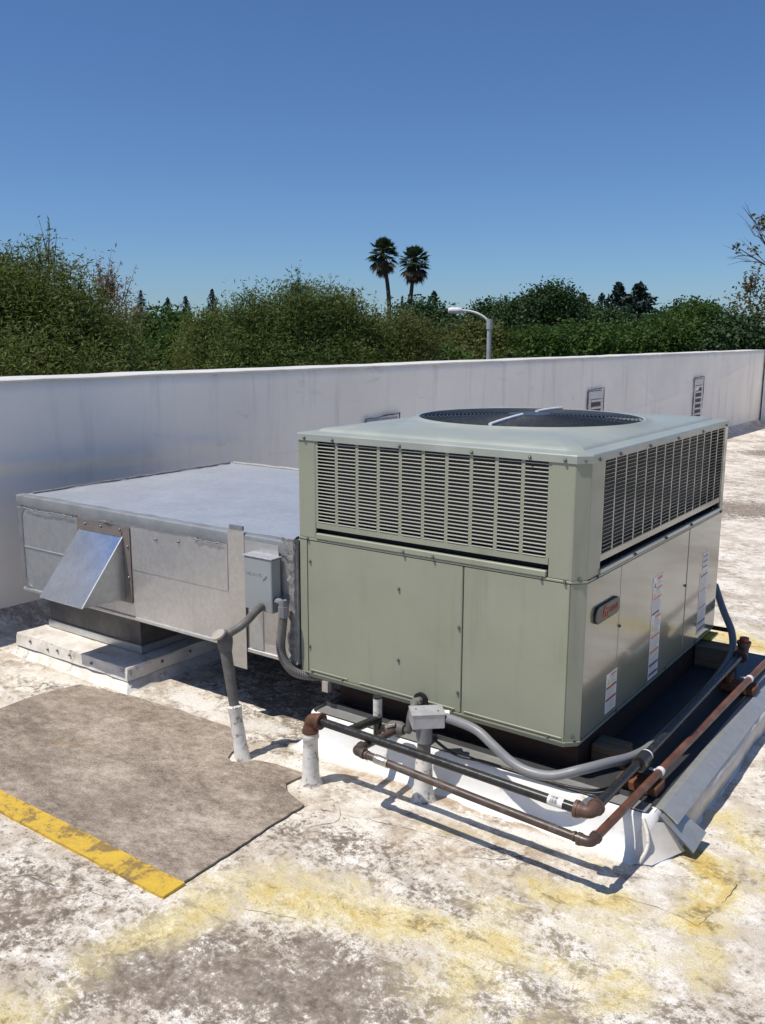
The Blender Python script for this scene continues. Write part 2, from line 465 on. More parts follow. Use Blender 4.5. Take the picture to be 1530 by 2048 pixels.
def mat_material():
    m, nt, b = new_mat('grey_granular_walk_pad'); t = NT(nt)
    def cen(x, k): return t.math('MULTIPLY', t.math('SUBTRACT', x, .5), k)
    big = t.noise(2.3, 6, .62, t.mapping(scale=(1, 2.2, 1), rot=(0, 0, .3)), .3)
    mid = t.noise(19, 9, .80, t.mapping(scale=(1, 1.6, 1), rot=(0, 0, .3)))
    gr = t.noise(150, 5, .8)
    k = t.math('ADD', cen(big, 1.3), t.math('ADD', cen(mid, 1.7), cen(gr, 1.5)))
    c = t.ramp(t.math('ADD', k, .5), [(.08, (.13, .105, .085)), (.36, (.24, .195, .158)), (.6, (.345, .288, .238)), (.9, (.49, .425, .36))])
    c = t.mix(t.ss(t.noise(1.1, 5, .6, t.mapping(loc=(5, 2, 1))), .48, .66, 0, .45), c, (.175, .14, .115))
    c = t.mix(t.ss(t.voro(8), .05, .03, 0, .85), c, (.09, .07, .06))
    c = t.mix(t.ss(t.voro(31), .10, .05, 0, .6), c, (.12, .095, .08))
    c = t.mix(t.ss(t.noise(3.3, 4, .6, t.mapping(loc=(1, 8, 1))), .66, .74, 0, .5), c, (.34, .22, .13))
    t.link(c, b.inputs['Base Color'])
    b.inputs['Roughness'].default_value = .95
    b.inputs['Specular IOR Level'].default_value = .15
    t.link(t.bump(t.math('ADD', t.math('MULTIPLY', gr, .4), mid), .5, .006), b.inputs['Normal'])
    return m
MAT['mat'] = mat_material()

def stripe_material():
    m, nt, b = new_mat('worn_yellow_stripe'); t = NT(nt)
    mid = t.noise(9, 7, .7, None, .6); fine = t.noise(40, 6, .75, None, .5)
    c = t.mix(t.ss(mid, .35, .65), (.63, .42, .045), (.52, .33, .045))
    s = t.math('ADD', mid, t.math('MULTIPLY', t.math('SUBTRACT', fine, .5), .6))
    c = t.mix(t.ss(s, .50, .61, 0, .85), c, (.19, .13, .06))
    c = t.mix(t.ss(t.noise(160, 4, .75), .45, .75, 0, .5), c, (.25, .17, .06))
    c = t.mix(t.ss(fine, .63, .7, 0, .6), c, (.20, .15, .08))
    t.link(c, b.inputs['Base Color'])
    b.inputs['Roughness'].default_value = .7
    t.link(t.bump(s, .4, .004), b.inputs['Normal'])
    return m
MAT['stripe'] = stripe_material()

def wall_material():
    m, nt, b = new_mat('parapet_membrane'); t = NT(nt)
    big = t.noise(.9, 5, .6)
    st = t.noise(5, 5, .65, t.mapping(scale=(1, 1, .10)))
    c = t.mix(t.ss(big, .35, .7), (.90, .86, .80), (.83, .79, .735))
    c = t.mix(t.ss(st, .52, .72, 0, .35), c, (.50, .46, .45))
    smear = t.noise(2.6, 6, .7, t.mapping(scale=(1, .55, 2.0)), .6)
    c = t.mix(t.ss(smear, .60, .74, 0, .45), c, (.42, .37, .34))
    t.link(c, b.inputs['Base Color'])
    b.inputs['Roughness'].default_value = .6
    b.inputs['Specular IOR Level'].default_value = .22
    t.link(t.bump(t.noise(3.0, 4, .5, t.mapping(scale=(1, 1, .5))), .35, .03, t.bump(t.noise(60, 3), .1, .002)), b.inputs['Normal'])
    return m
MAT['wall'] = wall_material()
MAT['coping'] = surf('bright_white_coping', (.72, .70, .67), (.62, .60, .57), 5, .5, .1, bump=.4, bscale=9, bdist=.01)
MAT['ventpaint'] = surf('painted_vent_frame', (.62, .60, .59), None, 6, .55, .1)
MAT['ventline'] = surf('cracked_caulk', (.15, .13, .12), None, 20, .8, .05)
MAT['ventdark'] = surf('vent_opening', (.10, .09, .095), None, 6, .8, .05)

def leaf_mat(name, stops, trans=.42, rough=.55):
    m, nt, b = new_mat(name); t = NT(nt)
    geo = nt.nodes.new('ShaderNodeNewGeometry')
    n = t.noise(1.5, 4, .65)
    f = t.math('ADD', t.math('MULTIPLY', geo.outputs['Random Per Island'], .34), t.math('MULTIPLY', t.ss(n, .25, .75), .55))
    c = t.ramp(f, stops)
    t.link(c, b.inputs['Base Color'])
    b.inputs['Roughness'].default_value = rough
    b.inputs['Specular IOR Level'].default_value = .18
    tr = nt.nodes.new('ShaderNodeBsdfTranslucent'); t.link(c, tr.inputs[0])
    mx = nt.nodes.new('ShaderNodeMixShader'); mx.inputs[0].default_value = trans
    t.link(b.outputs[0], mx.inputs[1]); t.link(tr.outputs[0], mx.inputs[2])
    t.link(mx.outputs[0], nt.nodes['Material Output'].inputs[0])
    return m
MAT['willow'] = leaf_mat('olive_willow_leaves', [(.1, (.06, .092, .018)), (.45, (.13, .165, .042)), (.75, (.205, .22, .075)), (.98, (.31, .31, .155))])
MAT['willow2'] = leaf_mat('grey_green_willow_leaves', [(.1, (.055, .09, .02)), (.5, (.12, .165, .045)), (.98, (.25, .275, .115))])
MAT['dry'] = leaf_mat('dry_reddish_leaves', [(.1, (.14, .085, .045)), (.5, (.28, .175, .115)), (.95, (.40, .29, .20))])
MAT['green'] = leaf_mat('fresh_green_leaves', [(.1, (.032, .065, .014)), (.5, (.068, .125, .026)), (.95, (.125, .185, .045))])
MAT['dgreen'] = leaf_mat('dark_green_leaves', [(.1, (.022, .045, .017)), (.5, (.042, .08, .027)), (.95, (.085, .125, .045))], .15)
MAT['mixed'] = leaf_mat('brownish_green_leaves', [(.1, (.065, .085, .02)), (.5, (.125, .14, .04)), (.95, (.20, .19, .07))])
MAT['conifer'] = leaf_mat('blue_green_needles', [(.1, (.014, .026, .02)), (.5, (.02, .038, .027)), (.95, (.035, .055, .04))], .1)
MAT['brownleaf'] = leaf_mat('brown_autumn_leaves', [(.1, (.10, .085, .04)), (.5, (.19, .15, .075)), (.95, (.24, .20, .11))])
MAT['palm'] = leaf_mat('palm_leaves', [(.1, (.022, .042, .018)), (.5, (.045, .07, .03)), (.95, (.10, .13, .07))], .2, .4)
MAT['palmdry'] = leaf_mat('dead_palm_leaves', [(.1, (.05, .042, .025)), (.5, (.09, .07, .045)), (.95, (.13, .10, .065))], .1, .7)
MAT['ground'] = surf('dry_grass_and_asphalt', (.10, .11, .06), (.14, .12, .08), .3, .9, .05)

# ================================================================== SETTING
def grid_lines(segs):
    out = [segs[0][0]]
    for a, b, st in segs:
        n = max(1, int(round((b - a) / st)))
        out += [a + (b - a) * (i + 1) / n for i in range(n)]
    return np.array(out)

def vnoise(x, y, seed):
    """cheap smooth value noise for relief"""
    r = np.random.default_rng(seed).random((256, 256))
    xi = np.floor(x).astype(int); yi = np.floor(y).astype(int)
    fx = x - xi; fy = y - yi
    fx = fx*fx*(3-2*fx); fy = fy*fy*(3-2*fy)
    g = lambda i, j: r[i % 256, j % 256]
    return (g(xi, yi)*(1-fx)*(1-fy) + g(xi+1, yi)*fx*(1-fy) + g(xi, yi+1)*(1-fx)*fy + g(xi+1, yi+1)*fx*fy) - .5

def polydist(X, Y, pts):
    d = np.full(X.shape, 1e9)
    for (x0, y0), (x1, y1) in zip(pts[:-1], pts[1:]):
        dx, dy = x1-x0, y1-y0
        t = np.clip(((X-x0)*dx + (Y-y0)*dy) / (dx*dx+dy*dy + 1e-9), 0, 1)
        d = np.minimum(d, np.hypot(X-x0-t*dx, Y-y0-t*dy))
    return d

def fall(d, w):
    return np.exp(-(d / w) ** 2)

WALLX = -3.55
def make_roof():
    xs = grid_lines([(WALLX - .02, -2.9, .05), (-2.9, 1.2, .014), (1.2, 3.0, .06), (3.0, 14, .5)])
    ys = grid_lines([(-6, -2.2, .25), (-2.2, .35, .014), (.35, 3.2, .045), (3.2, 8, .1), (8, 17.4, .25)])
    X, Y = np.meshgrid(xs, ys)
    Z = roof_z(Y) + 0.0
    # gentle swells, ridges and blisters of the coating
    amp = .5 + .5 * np.clip((-Y - .2), 0, 1)
    Z = Z + .006*vnoise(X*3, Y*3, 1) + .009*vnoise(X*9+3, Y*9, 2)*amp + .005*vnoise(X*24, Y*24+5, 3)*amp
    w = np.abs(vnoise(X*5+1.3*vnoise(X*4, Y*4, 8), Y*7, 5)); Z += .007*np.clip(.08 - w, 0, 1)/.08*amp
    for bx, by, br, bh in [(-.30, -.62, .05, .014), (-.11, -.98, .06, .016), (-.55, -1.18, .05, .012), (-1.18, -1.32, .07, .018),
                           (.22, -.80, .07, .012), (.33, -.74, .04, -.008), (-.62, -1.27, .04, -.010), (-.05, -1.08, .03, -.012),
                           (.55, .3, .06, .01), (-.3, 2.6, .25, .02), (.9, 4.2, .3, .03)]:
        d = np.hypot(X-bx, (Y-by)*1.15)
        Z += bh*fall(d, br)*(1 + .8*vnoise(X*40, Y*40, 6)) - .4*bh*fall(d - br*1.4, br*.4)
    # lapped repair sheets in the coating
    for (ax, ay, bx, by, rot, hh) in ((.40, -.14, .15, .17, .03, .004), (-.45, -.55, .34, .21, .1, .0035), (.1, -1.0, .36, .17, -.06, .0035), (-1.2, -1.4, .4, .22, .05, .004), (-2.7, -.45, .22, .3, .02, .004), (1.0, .3, .3, .8, .0, .004)):
        cu, su = math.cos(rot), math.sin(rot)
        U_, V_ = (X-ax)*cu + (Y-ay)*su, -(X-ax)*su + (Y-ay)*cu
        wv = .006*vnoise(X*14, Y*14, 17)
        Z = Z + hh*((np.abs(U_) + wv < bx) & (np.abs(V_) + wv < by))
    flat = np.clip((X + 2.53)/.06, 0, 1)*np.clip((-.76 - X)/.05, 0, 1)*np.clip((Y + 1.15)/.05, 0, 1)*np.clip((-.09 - Y)/.06, 0, 1)
    Z = Z*(1 - flat) + (G - .001)*flat
    # the membrane turns up at the foot of the wall
    Z += np.clip((WALLX + .13 - X)/.13, 0, 1)**1.6*.12
    global RX, RY, RZ
    RX, RY, RZ = xs, ys, Z
    V = np.stack([X.ravel(), Y.ravel(), Z.ravel()], 1)
    ny, nx = X.shape
    i = np.arange(nx-1)[None, :] + np.arange(ny-1)[:, None]*nx
    F = np.stack([i, i+1, i+nx+1, i+nx], -1).reshape(-1, 4)
    me = bpy.data.meshes.new('roof_surface')
    me.from_pydata([], [], [])
    me.vertices.add(len(V)); me.vertices.foreach_set('co', V.ravel())
    me.loops.add(F.size); me.loops.foreach_set('vertex_index', F.ravel())
    me.polygons.add(len(F)); me.polygons.foreach_set('loop_start', np.arange(0, F.size, 4))
    me.update(calc_edges=True)
    me.polygons.foreach_set('use_smooth', np.ones(len(F), bool))
    yel = np.zeros_like(X); dirt = np.zeros_like(X); cl = np.zeros_like(X); ru = np.zeros_like(X)
    def yl(pts, w, a): 
        np.maximum(yel, a*fall(polydist(X, Y, pts), w), out=yel)
    yl([(.34, .13), (.46, .04), (.52, -.12), (.50, -.30)], .095, 1.2)
    yl([(.42, .35), (.60, .12), (.62, .02)], .10, .75)
    yl([(.50, -.30), (.56, -.42), (.50, -.60), (.42, -.75)], .10, .75)
    yl([(-.74, -.98), (-.476, -.863), (-.17, -.785), (.09, -.70), (.32, -.69), (.52, -.52)], .11, .82)
    yl([(-.66, -1.05), (-.736, -1.376), (-.734, -1.65)], .10, .66)
    yl([(-.10, -.39), (.12, -.42), (.30, -.31)], .08, .72)
    yl([(.0, -.55), (.25, -.5), (.4, -.45)], .15, .60)
    yl([(-.40, -.30), (-.05, -.20), (.15, -.16)], .06, .45)
    yl([(-.62, -.80), (-.4, -.74)], .11, .5)
    yl([(.05, -.85), (.3, -.95)], .17, .66)
    yl([(-.2, 2.45), (.25, 2.25), (.9, 2.3)], .17, .85)
    yl([(-3.0, -.35), (-2.6, -.25)], .10, .25)
    def dr(pts, w, a):
        np.maximum(dirt, a*fall(polydist(X, Y, pts), w), out=dirt)
    dr([(-.62, -1.36), (-.38, -1.20), (-.12, -1.10)], .17, .75)
    dr([(-.30, -1.02), (-.12, -1.10)], .10, .7)
    dr([(-1.4, -1.45), (-1.1, -1.35)], .22, .5)
    dr([(-.70, -.60), (-.38, -.52)], .13, .42)
    dr([(.20, -.60), (.35, -.62)], .06, .5)
    dr([(.45, -.02), (.62, .05)], .07, .6)
    dr([(.55, .25), (.9, .4)], .10, .45)
    dr([(-1.9, .6), (-1.5, .25), (-1.2, .1)], .3, .7)
    dr([(-2.55, -.32), (-2.30, -.18)], .06, .5)
    dr([(-1.5, 6.6), (3, 7.3)], .5, 1.0)
    dr([(-1.2, 9.6), (3, 9.9)], .5, 1.1)
    dr([(-2, 11.9), (3, 12.4)], .5, 1.1)
    dr([(.0, 4.4), (3, 4.8)], .3, .45)
    def rs(pts, w, a):
        np.maximum(ru, a*fall(polydist(X, Y, pts), w), out=ru)
    rs([(-.86, -.16), (-.70, -.13), (-.52, -.12)], .06, .62)
    rs([(-.42, -.44), (-.2, -.4)], .11, .48)
    rs([(-.80, -.125), (-.45, -.11), (-.1, -.115), (.18, -.12)], .04, .62)
    rs([(-.35, -.24), (-.05, -.22), (.12, -.24)], .06, .5)
    dr([(.15, -.9), (.45, -.85), (.7, -.6)], .16, .42)
    dr([(-.2, -.62), (.1, -.52)], .09, .42)
    dr([(-.12, -.33), (.1, -.30)], .06, .4)
    rs([(.02, -.28), (.17, -.2)], .07, .5)
    rs([(-.78, -.35), (-.72, -.3)], .1, .35)
    def cw(pts, w, a):
        np.maximum(cl, a*fall(polydist(X, Y, pts), w), out=cl)
    cw([(-1.15, -.08), (-.5, -.05), (.25, -.03)], .055, .8)
    cw([(-.68, -.30), (-.50, -.20), (-.1, -.15), (.2, -.10)], .055, .6)
    cw([(-1.95, .0), (-1.75, -.02)], .07, .85)
    cw([(-1.7, -.08), (-1.3, .0)], .09, .5)
    cw([(-2.85, -.28), (-2.5, -.2)], .09, .45)
    cw([(-.85, -.2), (-1.0, -.2)], .05, .5)
    cw([(.36, -.05), (.34, -.2)], .06, .55)
    cw([(.8, -.3), (.9, .3), (1.1, 1.2)], .22, .4)
    cw([(.3, 3.2), (2.0, 3.6)], .5, .35)
    soil = .05 + .10*np.clip((-.45 - Y)/.5, 0, 1)*np.clip((.35 - X)/.4, 0, 1) + .10*vnoise(X*1.1, Y*1.1, 91)
    dirt = np.clip(dirt + soil, 0, 1.3)
    for n, a in (('yellow', yel), ('dirt', dirt), ('clean', cl), ('rusty', ru)):
        at = me.attributes.new(n, 'FLOAT', 'POINT')
        at.data.foreach_set('value', a.ravel().astype(np.float32))
    return tag(link('roof_surface', me, MAT['roof']), kind='structure')
roof = make_roof()

# open laps and cracks in the coating: low dark beads following the roof
def roof_at(x, y):
    i = int(np.clip(np.searchsorted(RX, x) - 1, 0, len(RX)-2)); j = int(np.clip(np.searchsorted(RY, y) - 1, 0, len(RY)-2))
    return float(max(RZ[j, i], RZ[j, i+1], RZ[j+1, i], RZ[j+1, i+1])*.5 + (RZ[j, i] + RZ[j+1, i+1])*.25)
def seam(pts, w=.0013):
    P = resample(catmull([(x, y, 0) for x, y in pts], 8), .014)
    P = [Vector((p.x + random.uniform(-.002, .002), p.y + random.uniform(-.002, .002), roof_at(p.x, p.y) - .0004)) for p in P]
    mb = MB().tube(P, w, 5, rfun=lambda i: random.uniform(.3, 1.2))
    return mb.build('membrane_lap', MAT['ventline'], roof)
for s in ([(-.76, -.425), (-.45, -.36), (-.124, -.278)], [(.27, -.30), (.40, -.28), (.52, -.30)], [(.52, -.30), (.545, -.15), (.56, .02)],
          [(.38, .05), (.47, .0), (.55, -.03)], [(-.80, -.62), (-.70, -.54), (-.66, -.45), (-.72, -.37), (-.80, -.33)],
          [(-.22, -.40), (-.10, -.33), (-.04, -.25)], [(-2.75, -.50), (-2.62, -.38), (-2.5, -.27)], [(-1.30, -1.30), (-1.05, -1.22), (-.9, -1.18)],
          [(-.60, -1.0), (-.5, -.96), (-.42, -.93)], [(.64, 1.2), (.8, 1.7), (1.0, 2.3)],
          [(-1.36, -.34), (-1.33, -.38), (-1.26, -.385), (-1.18, -.33)]):
    seam(s)

gr = MB().add([(-1500, -1500, -5.0), (1500, -1500, -5.0), (1500, 1500, -5.0), (-1500, 1500, -5.0)], [(0, 1, 2, 3)])
tag(gr.build('ground', MAT['ground']), kind='structure')

# ------------------------------------------------------------------ parapet
def make_parapet():
    t = thing('parapet_wall', (WALLX - .15, 8, -5.0), 'long low white membrane-covered parapet wall along the roof edge', 'parapet')
    o = org(t)
    top = 1.115
    ys = np.arange(-6, 17.41, .06); zs = np.linspace(-.45, top, 44)
    Y, Z = np.meshgrid(ys, zs)
    D = .014*vnoise(Y*1.7, Z*2.2, 21) + .008*vnoise(Y*5, Z*4, 22) + .004*vnoise(Y*11 + Z*6, Z*9, 23)
    # sagging fold that runs along the left half, and a second shorter one
    fz = .66 - .045*(Y - .1)
    D += .016*fall(Z - fz, .030)*np.clip((1.75 - Y)/.5, 0, 1) - .010*fall(Z - fz + .06, .03)*np.clip((1.75 - Y)/.5, 0, 1)
    fz2 = .69 - .10*(Y - 1.2)
    D += .014*fall(Z - fz2, .028)*np.clip((Y-1.1)/.2, 0, 1)*np.clip((2.2 - Y)/.3, 0, 1)
    for k, yy in enumerate([1.25, 2.2, 2.36, 3.05, 5.1, 6.4, 9.8, 11.2]):
        D += .004*fall(Y - yy - .02*vnoise(Z*5, Z*0+k, 9), .012)
    for (ya, za, yb, zb) in [(2.8, .95, 3.1, .60), (3.0, .62, 3.4, .5), (10.2, .75, 10.9, .45), (14.2, .62, 16.3, .85), (9.6, .3, 13.0, .52)]:
        D += .009*fall(polydist(Y, Z, [(ya, za), (yb, zb)]), .025)
    X = WALLX + D
    X[-1, :] -= .02
    V = np.stack([X.ravel()-o.x, Y.ravel()-o.y, Z.ravel()-o.z], 1)
    ny, nx = Y.shape
    F = [(j*nx+i, j*nx+i+1, (j+1)*nx+i+1, (j+1)*nx+i) for j in range(ny-1) for i in range(nx-1)]
    me = bpy.data.meshes.new('wall_face'); me.from_pydata(V.tolist(), [], F)
    me.polygons.foreach_set('use_smooth', [True]*len(F))
    link('wall_face', me, MAT['wall'], t)
    MB().box(WALLX - .30, WALLX - .03, -6, 17.6, -5.0, top - .01).build('wall_core', MAT['housewall'], t)
    # rolled coping, a little uneven
    n = 10; yy = np.arange(-6, 17.5, .12); vs = []; fs = []
    for i, y in enumerate(yy):
        dz = .008*float(vnoise(np.array([y*1.3]), np.array([.3]), 31)[0]) + .006*float(vnoise(np.array([y*4]), np.array([.7]), 32)[0])
        dx = .012*float(vnoise(np.array([y*2.1]), np.array([.1]), 33)[0])
        prof = [(.006, -.004), (.008, .002), (.005, .008), (-.006, .011), (-.30, .013), (-.32, .004), (-.33, -.05)]
        vs += [(WALLX + px + dx, y, top + pz + dz) for px, pz in prof]
    n = 7
    for i in range(len(yy)-1):
        for k in range(n-1):
            fs.append((i*n+k, (i+1)*n+k, (i+1)*n+k+1, i*n+k+1))
    MB().add(vs, fs).build('coping', MAT['coping'], t, smooth=True)
    # three louvred vents
    for y0, zb in ((3.58, .02), (8.34, .02), (12.74, .02)):
        y1 = y0 + .48; zt = .655 if y0 < 5 else .685; x = WALLX + .015
        v = MB().box(x - .01, x + .012, y0, y1, zt - .10, zt).box(x - .01, x + .012, y0, y0 + .07, zb, zt - .10) \
            .box(x - .01, x + .012, y1 - .07, y1, zb, zt - .10).box(x - .01, x + .012, y0 + .07, y1 - .07, zb - .02, zb + .03) \
            .build('wall_vent', MAT['ventpaint'], t, bevel=.004)
        MB().box(x - .02, x - .006, y0 + .07, y1 - .07, zb, zt - .10).build('vent_opening', MAT['ventdark'], v)
        k = 0; z = zb + .085
        while z < zt - .11:
            MB().obox((x + .004, (y0+y1)/2, z), (.012, 0, -.006), (0, (y1-y0)/2 - .075, 0), (.003, 0, .013)).build('vent_slat', MAT['ventpaint'], v)
            z += .092
        cr = [(x + .008, y0 - .02, zb), (x + .008, y0 - .015, zt + .02), (x + .008, y1 + .02, zt + .035), (x + .008, y1 + .03, zb + .1)]
        P = []
        for a, b in zip(cr[:-1], cr[1:]):
            P += [Vector(a).lerp(Vector(b), q/9) + Vector((0, random.uniform(-.006, .006), random.uniform(-.006, .006))) for q in range(9)]
        MB().tube(P, .007, 5, rfun=lambda i: random.uniform(.5, 1.2)).build('caulk_crack', MAT['ventline'], v)
    return t
make_parapet()
def make_return_wall():
    t = thing('parapet_wall', (4, 17.5, -5), 'shaded return parapet at the far right corner of the roof', 'parapet')
    MB().box(WALLX + .035, 14, 17.38, 17.62, -5, 1.05).build('wall_face', MAT['wall'], t)
    MB().box(WALLX + .035, 14, 17.35, 17.66, 1.052, 1.085).build('coping', MAT['coping'], t, bevel=.01)
make_return_wall()

# ================================================================== AIR CONDITIONER
W, D, CH = 1.2086, 1.6025, .039
def octa(d=0.0, W=W, D=D, c=CH):
    """outline of the cabinet grown by d (near right corner cut off, the others only eased), counter-clockwise"""
    q = .006
    x0, x1, y0, y1 = -W - d, d, -d, D + d
    return [(x0 + q, y0), (x1 - c, y0), (x1, y0 + c), (x1, y1 - q), (x1 - q, y1), (x0 + q, y1), (x0, y1 - q), (x0, y0 + q)]

def front_plate(mb, x0, x1, z0, z1, y=0.0, th=.01):
    return mb.box(x0, x1, y, y + th, z0, z1)
def side_plate(mb, y0, y1, z0, z1, x=0.0, th=.01):
    return mb.box(x - th, x, y0, y1, z0, z1)
def corner_post(mb, c, sx, sy, a, b, z0, z1, th=.01, CH=.006):
    """chamfered angle post; c=(x,y) virtual corner, sx, sy = inward signs, a, b = flange lengths"""
    x, y = c
    k = max(CH + .004, th + .002)
    p = [(x + sx*a, y), (x + sx*CH, y), (x, y + sy*CH), (x, y + sy*b),
         (x + sx*th, y + sy*b), (x + sx*th, y + sy*k), (x + sx*k, y + sy*th), (x + sx*a, y + sy*th)]
    return mb.prism(p, z0, z1)

def make_ac():
    t = thing('packaged_air_conditioner', (-W/2, D/2, 0), 'large olive-green packaged rooftop air conditioner with louvred upper half and round fan grille on top', 'air conditioner')
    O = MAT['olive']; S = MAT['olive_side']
    # dark core so that every gap between panels is a real gap
    MB().prism(octa(-.035), .012, .60).build('inner_cabinet', MAT['black'], t)
    q = -.045
    cx0, cx1, cy0, cy1 = -W - q, q, -q, D + q
    mb = MB()
    for (a, b, c, d) in ((cx0, cx1, cy0, cy0 + .02), (cx0, cx1, cy1 - .02, cy1), (cx0, cx0 + .02, cy0 + .02, cy1 - .02), (cx1 - .02, cx1, cy0 + .02, cy1 - .02)):
        mb.box(a, b, c, d, .602, .985)
    mb.build('condenser_coil', MAT['coil'], t)
    MB().prism(octa(-.006), .0, .018).build('base_rail', O, t, bevel=.002)
    MB().prism(octa(.003), .0185, .023).build('base_lip', O, t)
    # lower panels, front
    zl, zh = .024, .574
    for nm, a, b in (('access_panel', -W + .044, -.4475), ('access_panel', -.4435, -CH - .002)):
        p = front_plate(MB(), a, b, zl, zh).build(nm, O, t, bevel=.0025)
        w0 = a + .010; 
        for (u, v) in (((a + .012, a + .20), (a + .26, b - .022)) if a < -1 else ((a + .012, b - .008),)):
            MB().box(u, v, -.0035, .001, .032, .0375).build('stiffening_bead', O, p, bevel=.0015)
    # corner posts of the lower half
    pl = corner_post(MB(), (-W, 0), 1, 1, .041, .06, zl, zh).build('corner_post', O, t)
    pr = MB().prism([(-CH, .0), (0, CH), (-.006, CH + .006), (-CH - .001, .011)], zl, zh).build('corner_post', O, t)
    # right side, lower panels
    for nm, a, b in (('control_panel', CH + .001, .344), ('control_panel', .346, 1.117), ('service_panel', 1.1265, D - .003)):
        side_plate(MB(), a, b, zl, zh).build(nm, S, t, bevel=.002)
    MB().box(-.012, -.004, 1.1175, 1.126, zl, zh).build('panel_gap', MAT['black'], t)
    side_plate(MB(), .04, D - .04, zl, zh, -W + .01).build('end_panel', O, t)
    front_plate(MB(), -W + .04, -.04, zl, zh, D - .01).build('rear_panel', O, t)
    # waist flange with drip lip
    MB().prism(octa(.002), .5765, .5845).build('waist_flange', O, t, bevel=.001)
    MB().box(-W + .092, -.128, -.006, .012, .5855, .608).build('waist_lip', O, t, bevel=.003)
    MB().box(-.012, .005, .135, D - .05, .5855, .604).build('waist_lip', S, t, bevel=.003)
    # upper corner posts
    z0, z1 = .586, .9745
    corner_post(MB(), (-W, 0), 1, 1, .088, .088, z0, z1).build('corner_post', O, t, bevel=.0015)
    corner_post(MB(), (0, 0), -1, 1, .122, .142, z0, z1, .01, CH).build('corner_post', O, t, bevel=.0015)
    corner_post(MB(), (0, D), -1, -1, .088, .052, z0, z1).build('corner_post', S, t, bevel=.0015)
    corner_post(MB(), (-W, D), 1, -1, .088, .088, z0, z1).build('corner_post', O, t, bevel=.0015)
    # louvre panels -----------------------------------------------------
    def louvre(front):
        n = 10 if front else 14
        a, b = (-1.1185, -.1245) if front else (.1445, 1.5475)
        zb, zt, lip = .628, .973, .022
        pitch = (b - a - .006) / n; mw = .0135 if front else .010
        mb = MB()
        pl = (lambda m, u, v, c, d: m.box(u, v, .002, .0045, c, d)) if front else (lambda m, u, v, c, d: m.box(-.0045, -.002, u, v, c, d))
        pl(mb, a, b, zb, zb + lip)
        if front: mb.box(a, b, .0045, .022, zb, zb + .003)
        else: mb.box(-.022, -.0045, a, b, zb, zb + .003)
        panel = mb.build('louvre_panel', O if front else S, t)
        m0 = MB(); pl(m0, -mw/2, mw/2, zb + lip + .0003, zt)
        me = m0.mesh('mullion')
        for k in range(n + 1):
            p = a + .003 + k * pitch
            off = Vector((p, 0, 0)) if front else Vector((0, p, 0))
            o = bpy.data.objects.new('mullion', me); COL.objects.link(o); o.parent = panel
            if not me.materials: me.materials.append(O if front else S)
            o.location = off - org(panel)
        rows = 24; zp = (zt - zb - lip) / rows
        sw = pitch - mw - .0006
        def slat(m, u, v, z):
            if front:
                m.add([(u, .0005, z), (v, .0005, z), (v, .0005, z + .0025), (u, .0005, z + .0025), (u, .008, z + .0024), (v, .008, z + .0024), (v, .008, z + .0036), (u, .008, z + .0036)],
                      [(0,1,2,3), (3,2,6,7), (1,0,4,5), (5,4,7,6), (0,3,7,4), (2,1,5,6)])
            else:
                m.add([(-.0005, u, z), (-.0005, v, z), (-.0005, v, z + .0014), (-.0005, u, z + .0014), (-.007, u, z + .0022), (-.007, v, z + .0022), (-.007, v, z + .0032), (-.007, u, z + .0032)],
                      [(0,1,2,3), (3,2,6,7), (1,0,4,5), (5,4,7,6), (0,3,7,4), (2,1,5,6)])
        if front:
            m1 = MB(); slat(m1, -sw/2, sw/2, 0); me2 = m1.mesh('slat'); me2.materials.append(MAT['slat'])
            for k in range(n):
                for r in range(rows):
                    o = bpy.data.objects.new('slat', me2); COL.objects.link(o); o.parent = panel
                    o.location = Vector((a + .003 + (k + .5)*pitch, random.uniform(-.0006, .0006), zb + lip + .002 + r*zp)) - org(panel)
        else:
            m1 = MB()
            for k in range(n):
                for r in range(rows):
                    c = a + .003 + (k + .5)*pitch
                    slat(m1, c - sw/2, c + sw/2, zb + lip + .002 + r*zp)
            tag(m1.build('slat', MAT['olive_side'], panel), kind='stuff')  # same paint as the front slats, with side shade in its colour
    louvre(True); louvre(False)
    MB().box(-W + .09, -.09, D - .004, D, .60, .973).build('rear_screen', MAT['coil'], t)
    MB().box(-W, -W + .004, .09, D - .09, .60, .973).build('end_screen', MAT['coil'], t)
    # top cap ------------------------------------------------------------
    FC = Vector((-.602, .79)); FR = .467
    N = 96
    def ring_on(poly, ang):
        d = Vector((math.cos(ang), math.sin(ang)))
        best = 1e9
        for i in range(len(poly)):
            p = Vector(poly[i]) - FC; e = Vector(poly[(i+1) % len(poly)]) - FC - p
            den = d.x*e.y - d.y*e.x
            if abs(den) < 1e-9: continue
            s = (p.x*e.y - p.y*e.x)/den; u = (p.x*d.y - p.y*d.x)/den
            if s > 0 and -1e-6 <= u <= 1 + 1e-6: best = min(best, s)
        return FC + d*best
    angs = sorted(set([2*PI*k/N for k in range(N)] +
                  [math.atan2(p[1]-FC.y, p[0]-FC.x) % (2*PI) for d in (.004, -.06, -.075) for p in octa(d)]))
    n = len(angs)
    rings = []
    for d, z in ((.004, .972), (.004, .996), (.0015, 1.0), (-.055, 1.005), (-.062, 1.012)):
        rings.append([(*ring_on(octa(d), a), z) for a in angs])
    def blend(a, f, z):
        p = ring_on(octa(-.075), a); c = FC + Vector((math.cos(a), math.sin(a)))*(FR + .018)
        return (*(p.lerp(c, f)), z)
    rings.append([blend(a, 0, 1.016) for a in angs])
    rings.append([blend(a, .75, 1.026) for a in angs])
    rings.append([blend(a, 1, 1.034) for a in angs])
